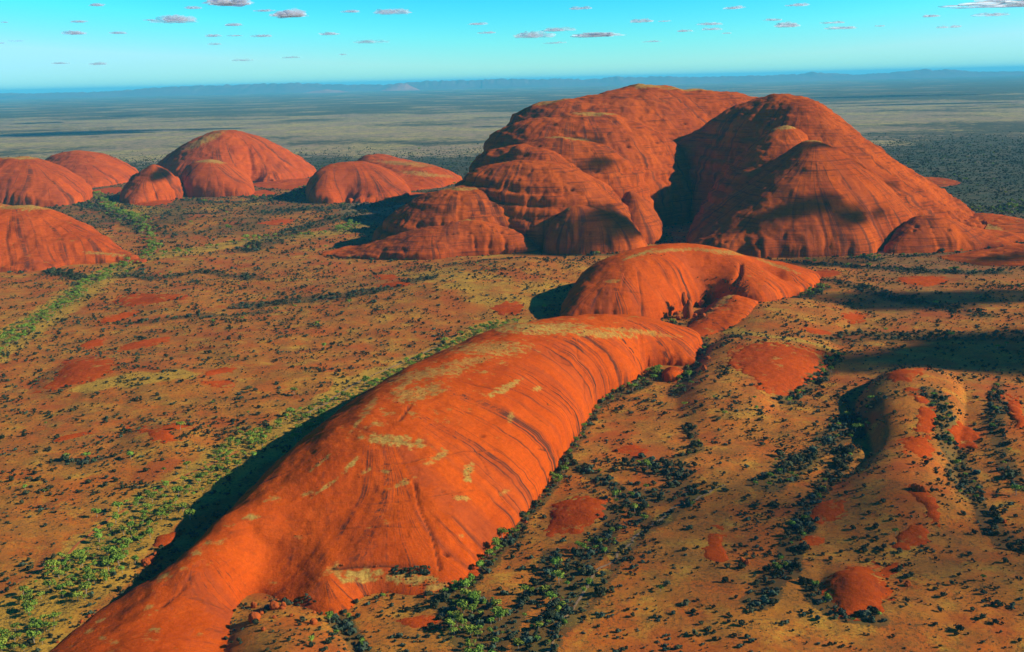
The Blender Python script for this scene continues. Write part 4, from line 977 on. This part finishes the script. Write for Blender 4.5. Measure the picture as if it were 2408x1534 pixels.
# candidates: three rings of distance, thinned by a density map
def scatter(y0, y1, per_m2, seed):
    r = np.random.default_rng(seed); half = .60
    area = half * (y1**2 - y0**2); n = int(area * per_m2)
    y = np.sqrt(r.uniform(y0**2, y1**2, n)); x = r.uniform(-half, half, n) * y
    return x, y, r.random(n)
PX, PY, KIND, SZ = [], [], [], []
for y0, y1, dens, sd_, szm in ((820, 1900, 1/34., 1, 1.0), (1900, 3400, 1/46., 2, 1.08), (3400, 10500, 1/220., 3, 1.7)):
    x, y, r_ = scatter(y0, y1, dens, sd_)
    gr_, sb_, tr_, trs_ = masks(x, y)
    clump = fbm(x / 70, y / 70, 4.4, 4); clump2 = fbm(x / 16, y / 16, 9.1, 2)
    base_d = .25 + .50 * np.clip(clump, -.5, 1) + .22 * clump2
    base_d = np.clip(base_d, .02, 1)
    dens_m = np.clip(np.maximum(base_d, sb_ * (1.0 + .5 * clump2)) , 0, 1)
    dens_m = np.maximum(dens_m, tr_ * ((.17 if y0 < 1900 else .34) + .2 * clump2))
    if y0 > 3000: dens_m = (1 - sstep(6500, 10500, y)) * np.clip(dens_m * (1.5 + 1.5 * sstep(.26, .36, x / y) + .9 * sstep(4000, 4800, y) * (x < -200)), 0, 1)
    if y0 < 3000:
        near_foot = np.zeros(len(x))
        for dd_ in DOMES:
            if dd_.H < 60: continue
            m = np.where(dd_.inside(x, y, 20))[0]
            if len(m):
                rg = dd_.ring[::2]; q2 = np.full(len(m), 1e9)
                for a_, b_ in zip(rg, np.roll(rg, -1, 0)):
                    ab = b_ - a_; tt_ = np.clip(((x[m]-a_[0])*ab[0] + (y[m]-a_[1])*ab[1]) / (ab @ ab + 1e-9), 0, 1)
                    q2 = np.minimum(q2, np.hypot(x[m]-a_[0]-tt_*ab[0], y[m]-a_[1]-tt_*ab[1]))
                near_foot[m] = np.maximum(near_foot[m], 1 - sstep(5, 15, q2))
        dens_m = np.maximum(dens_m, near_foot * (.55 + .7 * clump2))
    ok = (r_ < dens_m)
    x, y, tr_, trs_, sb_ = x[ok], y[ok], tr_[ok], trs_[ok], sb_[ok]
    bl = blocked(x, y); x, y, tr_, trs_, sb_ = x[~bl], y[~bl], tr_[~bl], trs_[~bl], sb_[~bl]
    r = np.random.default_rng(100 + sd_)
    q_ = r.random(len(x)); is_tree = (q_ < tr_ * .75) | (q_ < trs_ * .5) | (q_ < .004)
    cl2 = fbm(x / 120, y / 120, 7.7, 3)
    kind = np.where(is_tree, r.integers(0, 4, len(x)), np.where(r.random(len(x)) < np.clip(.72 - .6 * cl2 - .35 * (sb_ > .6), .1, .95), 4 + r.integers(0, 3, len(x)), 7 + r.integers(0, 2, len(x))))
    size = np.where(is_tree, np.clip(r.lognormal(-.3, .4, len(x)), .35, 1.5), np.clip(r.lognormal(-.22, .55, len(x)), .3, 2.6)) * szm
    size = np.where((~is_tree) & (sb_ > .4), size * 1.5, size)
    PX.append(x); PY.append(y); KIND.append(kind); SZ.append(size)
PX, PY, KIND, SZ = map(np.concatenate, (PX, PY, KIND, SZ))
PZ = terrain(PX, PY)
EX = []
r = np.random.default_rng(77)
TUFT = [(pu, pv, ru, rv) for (pu, pv, ru, rv, ang, s_) in ridge_patches if ru * rv > 90]
def on_rock(n, u0_, u1_, v0_, v1_, s0, s1):
    for _ in range(n):
        x_, y_, z_ = on_surface(r.uniform(u0_, u1_), r.uniform(v0_, v1_)); EX.append((x_, y_, z_, r.integers(4, 9), r.uniform(s0, s1)))
on_rock(46, 925, 1012, 1338, 1356, 1.0, 1.7); on_rock(5, 1235, 1260, 768, 776, .8, 1.2); on_rock(5, 1300, 1480, 768, 790, .8, 1.3); on_rock(4, 585, 600, 1214, 1222, .5, .8)
on_rock(30, 1560, 1670, 722, 760, 1.0, 1.7); on_rock(26, 1640, 1735, 655, 712, 1.2, 1.8); on_rock(20, 1715, 1765, 662, 690, 1.0, 1.5); on_rock(10, 1480, 1580, 596, 604, .8, 1.3); on_rock(8, 1150, 1260, 800, 830, .6, .9)
on_rock(8, 690, 740, 1405, 1420, 1, 1.5); on_rock(14, 590, 720, 1420, 1480, .6, 1.1)
for pu, pv, ru, rv in TUFT: on_rock(int(3 + ru * rv / 90), pu - ru * .8, pu + ru * .8, pv - rv * .6, pv + rv * .6, .25, .55)
EX = np.array(EX); PX = np.concatenate([PX, EX[:, 0]]); PY = np.concatenate([PY, EX[:, 1]]); PZ = np.concatenate([PZ, EX[:, 2]]); KIND = np.concatenate([KIND, EX[:, 3].astype(int)]); SZ = np.concatenate([SZ, EX[:, 4]])
RZ = np.random.default_rng(55).uniform(0, 6.28, len(PX))
U, V_ = project(PX, PY, PZ)
inview = (U > 5) & (U < 2403) & (V_ > 5) & (V_ < 1530)
# hidden behind the long ridge?
tt = np.linspace(.55, .98, 24)
hid = np.zeros(len(PX), bool)
cand = np.where(inview & (PY < 2200))[0]
for t_ in tt:
    xs_, ys_ = PX[cand] * t_, PY[cand] * t_; zs_ = CAMZ + (PZ[cand] + 2 - CAMZ) * t_
    hd = np.where(D1.inside(xs_, ys_), np.maximum(D1.h(xs_, ys_), 0), 0)
    hid[cand] |= hd > zs_
score = np.where(inview & ~hid, SZ * np.where(KIND < 4, 2.4, 1.0) / PY, 0)
tr_idx = np.where(KIND < 4)[0]; tr_idx = tr_idx[np.argsort(-score[tr_idx])][:300]
sh_idx = np.where(KIND >= 4)[0]; sh_idx = sh_idx[np.argsort(-score[sh_idx])][:300]
solo = np.zeros(len(PX), bool); solo[tr_idx] = True; solo[sh_idx] = True

def zone(i):
    p = np.array([PX[i], PY[i]])
    if dist_line(p[0], p[1], CREEK2) < 70: return 'in the creek flat ' + ('at the bottom left corner' if V_[i] > 1330 else ('beside the ridge cliff shadow' if V_[i] > 1090 else ('beside the middle of the ridge' if V_[i] > 920 else 'beside the far end of the ridge')))
    if dist_line(p[0], p[1], CREEK1) < 90: return 'along the far green creek at the left'
    if U[i] < 900 and V_[i] < 1390: return 'on the open red plain at the left'
    if U[i] < 860: return 'around the boulder mound in the foreground'
    if dist_line(p[0], p[1], STR[0][0]) < 40: return 'in the strip along the ridge foot'
    if U[i] < 1300: return 'in the thick growth at the bottom centre'
    if U[i] < 1850: return ('on the sand between ridge and mound' if V_[i] < 1180 else 'on the sand past the round slab')
    return ('on the right spur and its foot' if V_[i] < 1250 else 'on the lower right slope')
PATHL = poly_world([(-30,1408),(60,1360),(152,1309),(205,1262),(257,1218),(330,1175),(400,1135),(474,1100),(560,1062)])
big = SZ > .55
def mates(i, rad_, sel): return int((((PX[sel] - PX[i]) ** 2 + (PY[sel] - PY[i]) ** 2) < rad_ * rad_).sum()) - 1
def setting(i, rad_, sel):
    n_ = mates(i, rad_, sel)
    a_ = 'lone' if n_ == 0 else ('paired' if n_ == 1 else ('clustered' if n_ < 5 else 'crowded'))
    return a_
tree_sel = np.where((KIND < 4))[0]; shr_sel = np.where((KIND >= 4) & (PY < 3500))[0]
def pathside(i):
    d_ = dist_line(PX[i], PY[i], PATHL)
    return ' by path' if d_ < 22 else ''
for i in tr_idx:
    mc, mt, mj = tree_protos[KIND[i]]
    e = bpy.data.objects.new('desert_tree', None); COL.objects.link(e)
    e.location = (PX[i], PY[i], PZ[i]); e.rotation_euler = (0, 0, RZ[i]); e.scale = (SZ[i],) * 3
    zn = zone(i)
    kd = setting(i, 14, tree_sel); form = ['round-crowned', 'wide-crowned', 'ragged-crowned', 'tall-crowned'][KIND[i]]
    lb = ('big ' if SZ[i] > .95 else 'small ') + kd + ' ' + form + ' tree' + ('' if 'bottom' in zn else pathside(i)) + ' ' + zn
    e['label'] = lb; e['category'] = 'tree'; e['group'] = lb
    for nm, me_ in (('crown', mc), ('trunk', mt)):
        c = bpy.data.objects.new(nm, me_); COL.objects.link(c); c.parent = e
for i in sh_idx:
    k = KIND[i] - 4
    e = bpy.data.objects.new('desert_shrub', shrub_meshes[k]); COL.objects.link(e)
    e.location = (PX[i], PY[i], PZ[i]); e.rotation_euler = (0, 0, RZ[i]); e.scale = (SZ[i],) * 3
    zn = zone(i); cl = ('large ' if SZ[i] > 1.9 else '') + ('dark olive' if k < 3 else 'grey green') + [' oval', ' broad', ' upright', ' spreading', ' low'][k]
    cl = setting(i, 9, shr_sel) + ' ' + cl
    e['label'] = cl + ' shrub ' + zn; e['category'] = 'shrub'; e['group'] = cl + ' shrubs ' + zn

def instancer(name, sel, meshes, label):
    protos = []
    me = bpy.data.meshes.new(name)
    idx = np.where(sel)[0]
    me.vertices.add(len(idx)); me.vertices.foreach_set('co', np.stack([PX[idx], PY[idx], PZ[idx]], -1).astype(np.float32).ravel())
    add_attr(me, 'size', SZ[idx]); add_attr(me, 'turn', RZ[idx])
    a = me.attributes.new('pick', 'INT', 'POINT'); a.data.foreach_set('value', KIND[idx].astype(np.int32))
    ob = mk_obj(name, me, None, kind='stuff', label=label)
    ng = bpy.data.node_groups.new(name + '_nodes', 'GeometryNodeTree')
    ng.interface.new_socket('Geometry', in_out='INPUT', socket_type='NodeSocketGeometry')
    ng.interface.new_socket('Geometry', in_out='OUTPUT', socket_type='NodeSocketGeometry')
    N_ = ng.nodes; L_ = ng.links
    gi = N_.new('NodeGroupInput'); go = N_.new('NodeGroupOutput'); jn = N_.new('GeometryNodeJoinGeometry')
    def na(nm, ty):
        x = N_.new('GeometryNodeInputNamedAttribute'); x.data_type = ty; x.inputs[0].default_value = nm; return x.outputs[0]
    pk, szn, tn = na('pick', 'INT'), na('size', 'FLOAT'), na('turn', 'FLOAT')
    cmb = N_.new('ShaderNodeCombineXYZ'); L_.new(tn, cmb.inputs[2])
    for code, src in meshes:
        oi = N_.new('GeometryNodeObjectInfo'); oi.inputs[0].default_value = src; oi.transform_space = 'ORIGINAL'; oi.inputs['As Instance'].default_value = True
        cmpn = N_.new('FunctionNodeCompare'); cmpn.data_type = 'INT'; cmpn.operation = 'EQUAL'
        L_.new(pk, cmpn.inputs[2]); cmpn.inputs[3].default_value = code
        ip = N_.new('GeometryNodeInstanceOnPoints')
        L_.new(gi.outputs[0], ip.inputs['Points']); L_.new(cmpn.outputs[0], ip.inputs['Selection']); L_.new(oi.outputs['Geometry'], ip.inputs['Instance'])
        L_.new(cmb.outputs[0], ip.inputs['Rotation']); L_.new(szn, ip.inputs['Scale'])
        L_.new(ip.outputs[0], jn.inputs[0])
    L_.new(jn.outputs[0], go.inputs[0])
    md = ob.modifiers.new('scatter', 'NODES'); md.node_group = ng
    return ob
def unlinked(mesh):       # holds the shared shape for the scatter only; never linked to the scene
    return bpy.data.objects.new('plant_shape', mesh)
rs = np.random.default_rng(91); SX, SY, SR = [], [], []
for di, d in enumerate(DOMES):
    if d.H < 20 or d.c0[1] > 4200: continue
    R = d.ring; seg = np.hypot(*(np.roll(R, -1, 0) - R).T); cum = np.cumsum(seg); n_ = int(cum[-1] / (3.2 if d.c0[1] < 3000 else 9))
    s_ = rs.uniform(0, cum[-1], n_); k_ = np.searchsorted(cum, s_); k_ = np.clip(k_, 0, len(R) - 1)
    f_ = rs.random(n_); P_ = R[k_] * (1 - f_)[:, None] + np.roll(R, -1, 0)[k_] * f_[:, None]
    out_ = P_ - d.c0; out_ /= np.linalg.norm(out_, axis=1)[:, None]
    P_ = P_ + out_ * rs.gamma(1.4, 3.0, n_)[:, None] + rs.normal(size=(n_, 2)) * 2
    keep_ = fbm(P_[:, 0] / 35, P_[:, 1] / 35, 3.3, 2) > -.05
    SX.append(P_[keep_, 0]); SY.append(P_[keep_, 1]); SR.append(np.clip(rs.lognormal(-.35, .55, keep_.sum()), .25, 3.2) * (1 if d.c0[1] < 3000 else 1.8))
SX, SY, SR = map(np.concatenate, (SX, SY, SR)); SZZ = terrain(SX, SY) + .15 * SR
TP = []           # broken stones lying in the grassy hollows on top of the long ridge
for (pu, pv, ru, rv, ang, s_) in ridge_patches:
    ca, sa = math.cos(math.radians(ang)), math.sin(math.radians(ang))
    for _ in range(int(min(34, 3 + ru * rv / 22))):
        a_, q_ = rs.uniform(0, 6.28), math.sqrt(rs.random()) * 1.25
        du, dv = math.cos(a_) * ru * q_, math.sin(a_) * rv * q_
        x_, y_, z_ = on_surface(pu + du * ca - dv * sa, pv + du * sa + dv * ca); TP.append((x_, y_, z_, np.clip(rs.lognormal(-.7, .5), .25, 1.6)))
TP = np.array(TP); SX = np.concatenate([SX, TP[:, 0]]); SY = np.concatenate([SY, TP[:, 1]]); SZZ = np.concatenate([SZZ, TP[:, 2]]); SR = np.concatenate([SR, TP[:, 3]])
plant = (PX, PY, PZ, KIND, SZ, RZ)
PX, PY, PZ, SZ, RZ = SX, SY, SZZ, SR, rs.uniform(0, 6.28, len(SX)); KIND = rs.integers(0, 3, len(SX))
scree_shapes = [boulder_mesh('loose_rock', 300 + k, 1, .85, .75, n=6, rough=.45) for k in range(3)]
SCREE = (np.ones(len(SX), bool), scree_shapes)
_holder = [bpy.data.objects.new('rock_shape', m_) for m_ in scree_shapes]
instancer('fallen_rubble', np.ones(len(SX), bool), [(k, _holder[k]) for k in range(3)], 'loose fallen rocks along the feet of the rock domes')
PX, PY, PZ, KIND, SZ, RZ = plant
instancer('distant_trees', ~solo & (KIND < 4), [(k, unlinked(tree_protos[k][2])) for k in range(4)], 'green trees too small or many to count')
instancer('scrub', ~solo & (KIND >= 4), [(4 + k, unlinked(shrub_meshes[k])) for k in range(5)], 'dark low scrub scattered over the sand')

# ------------------------------------------------------------------ far hills
M_FAR = simple_mat('far_range_rock', (0.16, 0.10, 0.08), (0.10, 0.085, 0.07), .0004)
M_FARPINK = simple_mat('far_pink_rock', (0.42, 0.17, 0.11), (0.30, 0.12, 0.08), .001)
def far_range(name, D, prof, depth, mat, label, seed=0):
    us = np.linspace(prof[0][0], prof[-1][0], max(30, int((prof[-1][0] - prof[0][0]) / 3)))
    hs_ = np.interp(us, [p[0] for p in prof], [p[1] for p in prof])
    hs_ = np.minimum(hs_ * (1 + .10 * fbm(us / 26 + seed, seed * 1.0, 0, 4)) * (hs_ > 0), 24.8)
    X = (us - 1204) / F * D
    rows = []
    for t_ in np.linspace(-1, 1, 17):
        k = (1 - abs(t_)) ** .8
        yy = D + t_ * depth + 0 * X
        zz = hs_ / F * D * k * (1 - .3 * np.abs(fbm(X / (D * .008), yy / (D * .008) + t_, 0, 3))) - 15 * (abs(t_) > .99) - 8
        rows.append(np.stack([X, yy, zz], -1))
    P = np.stack(rows, 0)
    me = mesh_from(name, P.reshape(-1, 3), grid_faces(P.shape[0], P.shape[1]))
    return mk_obj(name, me, mat, kind='structure', label=label)
far_range('far_mountains', 90000, [(1150,18.9),(1200,20.6),(1260,17.9),(1330,18.6),(1390,15.2),(1460,19.9),(1500,17.6),(1560,18.2),(1640,14.3),(1720,14.5),(1800,14.6),(1860,15.4),(1885,15.9),(1905,21.2),(1920,19.9),(1940,16.4),(2000,11.9),(2080,13.9),(2160,19.7),(2230,17.6),(2260,13.9),(2300,11.9),(2420,8.9)], 3500, M_FAR, 'low blue mountain range along the right horizon', 3)
far_range('far_hills', 90500, [(-100,10.9),(0,11.9),(60,14.1),(120,11.9),(180,12.9),(240,11.9),(300,13.6),(380,17.7),(440,19.9),(500,20.9),(560,20.9),(640,22.9),(720,22.3),(800,17.9),(860,14.5),(930,13.9),(1010,18.9),(1080,19.9),(1150,18.9),(1200,14.9),(1260,7.9)], 3500, M_FAR, 'faint pale blue hills along the left horizon', 5)
far_range('pink_far_hill', 82000, [(915,0),(930,8),(945,15),(960,17.5),(975,16),(990,8),(1005,0)], 1500, M_FARPINK, 'small pinkish hill standing alone far out on the plain', 8)
far_range('low_pink_rise', 78000, [(735,0),(760,5),(790,8),(820,5),(845,0)], 1500, M_FARPINK, 'low pinkish rise on the far plain, left of the pink hill', 9)

# ------------------------------------------------------------------ clouds
def cloud_material(name, dens=1.0, lo=.06, hi=.55):
    t = NT(name)
    geo = t.n('ShaderNodeNewGeometry')
    dt = t.n('ShaderNodeVectorMath', operation='DOT_PRODUCT'); t.l(geo.outputs['Normal'], dt.inputs[0]); t.l(geo.outputs['Incoming'], dt.inputs[1])
    f = t.math('ABSOLUTE', dt.outputs['Value'])
    tc = t.n('ShaderNodeTexCoord')
    nz = t.noise(tc.outputs['Generated'], 5, 5, .65)
    f = t.math('ADD', f, t.math('MULTIPLY', t.math('SUBTRACT', nz, .5), .7))
    a = t.math('MULTIPLY', t.mapr(f, lo, hi), dens)
    va = t.n('ShaderNodeVectorMath', operation='ADD'); t.l(geo.outputs['Normal'], va.inputs[0]); va.inputs[1].default_value = (0, 0, 1.3)
    vn = t.n('ShaderNodeVectorMath', operation='NORMALIZE'); t.l(va.outputs[0], vn.inputs[0])
    d = t.n('ShaderNodeBsdfDiffuse'); t.l(vn.outputs[0], d.inputs['Normal']); d.inputs[0].default_value = (.98, .98, .98, 1)
    tl = t.n('ShaderNodeBsdfTranslucent'); tl.inputs[0].default_value = (.98, .98, .98, 1)
    m1 = t.n('ShaderNodeMixShader'); m1.inputs[0].default_value = .75; t.l(d.outputs[0], m1.inputs[1]); t.l(tl.outputs[0], m1.inputs[2])
    tp = t.n('ShaderNodeBsdfTransparent'); m2 = t.n('ShaderNodeMixShader')
    t.l(a, m2.inputs[0]); t.l(tp.outputs[0], m2.inputs[1]); t.l(m1.outputs[0], m2.inputs[2]); t.l(m2.outputs[0], t.out.inputs[0])
    return t.m
M_CLOUD = cloud_material('fair_weather_cloud', .34)
M_CLOUD_THICK = cloud_material('thick_cloud', .95, .0, 1.0)
M_DIM_VEIL = cloud_material('added_dim_veil', .14, .0, .9)  # unseen veil added only to dim the lower right ground
M_CLOUD_THIN = cloud_material('thin_cloud', .25, .1, .8)
def cloud_mesh(seed, rx, ry, rz, lobes):
    r = np.random.default_rng(seed); parts = []
    for k in range(lobes):
        n = 12; th = np.linspace(.001, math.pi - .001, n + 1); ph = np.linspace(0, 2 * math.pi, 2 * n, endpoint=False)
        TH, PH = np.meshgrid(th, ph, indexing='ij')
        d = np.stack([np.sin(TH) * np.cos(PH), np.sin(TH) * np.sin(PH), np.cos(TH)], -1)
        rr_ = 1 + .42 * fbm(d[..., 0] * 1.6 + seed + k * 3, d[..., 1] * 1.6, d[..., 2] * 1.6, 4)
        s_ = 1.0 if lobes == 1 else r.uniform(.35, .72)
        P = d * rr_[..., None] * s_
        off = np.array([0, 0]) if lobes == 1 else np.array([r.uniform(-.62, .62), r.uniform(-.4, .4)])
        P[..., 0] += off[0]; P[..., 1] += off[1]
        P[..., 2] = np.where(P[..., 2] < 0, P[..., 2] * .25, P[..., 2])
        P = P * np.array([rx, ry, rz]); m = 2 * n; f = []
        for i in range(n):
            for j in range(m): f.append((i*m+j, (i+1)*m+j, (i+1)*m+(j+1) % m, i*m+(j+1) % m))
        parts.append((P.reshape(-1, 3), np.array(f)))
    V, f = join(*parts)
    return mesh_from('cloud', V, f)
def below(u):
    for lim, nm in ((60, 'the left edge'), (130, 'the left edge dome'), (320, 'the stained left dome'), (460, 'the cone dome'), (600, 'the tall left dome'), (720, 'the tall left dome flank'), (840, 'the notched dome'), (960, 'the low rear rock'), (1080, 'the pale plain'), (1200, 'the foot of the massif'),
                    (1350, 'the upper left tier'), (1500, 'the flat rear wall start'), (1620, 'the flat rear wall'), (1760, 'the rear wall end'), (1880, 'the high summit'), (2000, 'the right shoulder'), (2140, 'the right slope'), (2280, 'the small end dome')):
        if u < lim: return nm
    return 'the right edge'
seen_labels = {}
def unique(lb, words):
    k = seen_labels.get(lb, 0); seen_labels[lb] = k + 1
    return lb if k == 0 else words[(k - 1) % len(words)] + ' ' + lb
SKYC = [(230,14,55),(10,53,26),(187,52,55),(185,80,75),(40,97,44),(8,102,34),(395,50,135),(352,48,40),(445,20,60),(550,13,42),(625,26,60),(550,60,66),(505,86,50),(555,85,44),(620,86,60),(508,105,46),(275,79,60),
        (820,28,64),(925,31,110),(780,81,76),(870,100,96),(810,129,34),(1118,58,62),(1150,78,54),(1364,21,70),(1724,20,66),(1878,13,66),(1502,52,84),(1558,51,40),(1304,73,96),(1250,87,110),(1306,102,66),(1610,74,66),(1674,70,60),
        (1669,58,66),(1818,48,56),(1860,62,90),(1954,55,62),(2068,62,36),(2232,65,56),(2330,37,96),(2198,39,84),(2334,3,120),(1985,67,80),(1714,79,40),(1420,85,60),(1524,99,56),(140,150,60),(230,152,60),(560,143,60),(690,136,70)]
for i, (u, v, wpx) in enumerate(SKYC):
    alt = 2600
    d = ray(u, v); t_ = (alt - CAMZ) / d[2]; p = d * t_
    rx = wpx * .40 / F * p[1]; rz = rx * (.26 if i % 3 else .36)
    me = cloud_mesh(200 + i, rx, rx * 1.2, rz, 4 if wpx > 50 else 3)
    side_ = 'left' if u < 800 else ('middle' if u < 1600 else 'right')
    hgt = 'very high' if v < 25 else ('high' if v < 52 else ('low' if v > 90 else ('midway' if v < 72 else 'fairly low')))
    o = mk_obj('cloud', me, M_CLOUD if v < 90 else M_CLOUD_THIN)
    o.location = (p[0], p[1], alt)
    big = 'broad' if wpx > 80 else 'small'
    o['label'] = unique(f'{big} pale cloud {hgt} in the sky above {below(u)}', ['second', 'third', 'fourth']); o['category'] = 'cloud'; o['group'] = 'fair weather clouds in the sky'

# the clouds overhead whose shade lies on the land, then two added dimming veils: (column, row or target point, height of the shaded spot, radii, thickness)
SHADE = [      # target column, row, distance (None: on the ground), radii, material, lobes
 (2230, 838, None, 350, 165, M_CLOUD_THICK, 3), (2420, 815, None, 300, 190, M_CLOUD_THICK, 3), (2290, 700, None, 330, 130, M_CLOUD_THICK, 3), (2060, 690, None, 120, 60, M_CLOUD, 2),
 (1790, 565, 3450, 170, 75, M_CLOUD_THICK, 3), (1890, 570, 3420, 90, 60, M_CLOUD_THICK, 2), (1760, 618, None, 330, 120, M_CLOUD_THICK, 3), (1440, 530, 3560, 170, 150, M_CLOUD_THICK, 3), (1350, 350, 4130, 120, 90, M_CLOUD, 3), (1390, 410, 3900, 110, 80, M_CLOUD, 2),
 (1890, 365, 3730, 75, 45, M_CLOUD_THICK, 2), (2000, 415, 3720, 90, 45, M_CLOUD_THICK, 2), (2090, 440, 3750, 80, 60, M_CLOUD, 1), (355, 425, 5550, 110, 110, M_CLOUD_THICK, 1), (2380, 610, None, 140, 80, M_CLOUD, 2), (2010, 520, 3480, 60, 60, M_CLOUD, 1), (2230, 1330, None, 330, 300, M_DIM_VEIL, 3), (2020, 1200, None, 200, 160, M_DIM_VEIL, 1)]
SHN = ['the dark flat left of the right edge', 'the dark flat at the right edge', 'the flat below the small end dome', 'the scrub right of the gullied dome', 'the lower face of the front dome', 'the right foot of the front dome', 'the ground before the massif',
       'the shaded bump of the massif', 'the third tier', 'the inner fold', 'the tip of the front dome', 'the saddle right of the front dome', 'the right slope below the summit', 'the cone dome at the left', 'the apron rock at the right edge', 'a small spot low on the massif', 'the lower right slope, an added dimming veil', 'the foot of the right spur, an added dimming veil']
for i, (u, v, D_, rx, ry, mt, lb) in enumerate(SHADE):
    p = at_S(u, v, D_) if D_ else np.array([*at_z(u, v, 8), 8.0])
    alt = 1900 + 40 * (i % 4); k = (alt - p[2]) / sunv[2]
    c = (p[0] + sunv[0] * k, p[1] + sunv[1] * k, alt)
    me = cloud_mesh(300 + i, rx, ry, min(rx, ry) * .45, lb + 2)
    o = mk_obj('cloud', me, mt); o.location = c
    o['label'] = 'low cloud overhead that shades ' + SHN[i]; o['category'] = 'cloud'; o['group'] = 'low clouds overhead'
for i, (u, v, rx, ry) in enumerate([(230,312,1700,900),(70,316,900,500),(430,305,900,300),(290,273,420,500),(1150,298,260,150),(1160,229,900,900),(2050,228,2200,1400),(2180,245,1500,500),(90,290,400,500)]):
    p = at_z(u, v); alt = 1950; k = alt / sunv[2]
    c = (p[0] + sunv[0] * k, p[1] + sunv[1] * k, alt)
    me = cloud_mesh(400 + i, rx, ry, 170, 5); o = mk_obj('cloud', me, M_CLOUD_THICK); o.location = c
    o['label'] = unique(f'flat cloud drifting over the far plain beyond {below(u)}', ['second', 'third']); o['category'] = 'cloud'; o['group'] = 'flat clouds over the far plain'

# ------------------------------------------------------------------ haze
HAZE = True
if HAZE:
    t = NT('clear_blue_air'); v_ = t.n('ShaderNodeVolumePrincipled')
    v_.inputs['Color'].default_value = (0.16, 0.82, 1.0, 1); v_.inputs['Density'].default_value = 1.15e-5; v_.inputs['Anisotropy'].default_value = 0.0
    t.l(v_.outputs[0], t.out.inputs['Volume'])
    x0, x1, y0, y1, z0, z1 = -620000., 620000., -3000., 306000., -45., 905.
    V = [(x, y, zz) for x in (x0, x1) for y in (y0, y1) for zz in (z0, z1)]
    f = [(0,1,3,2),(4,6,7,5),(0,4,5,1),(2,3,7,6),(0,2,6,4),(1,5,7,3)]
    me = mesh_from('haze', V, f, False)
    mk_obj('haze', me, t.m, kind='stuff', label='thin blue haze over the plain')
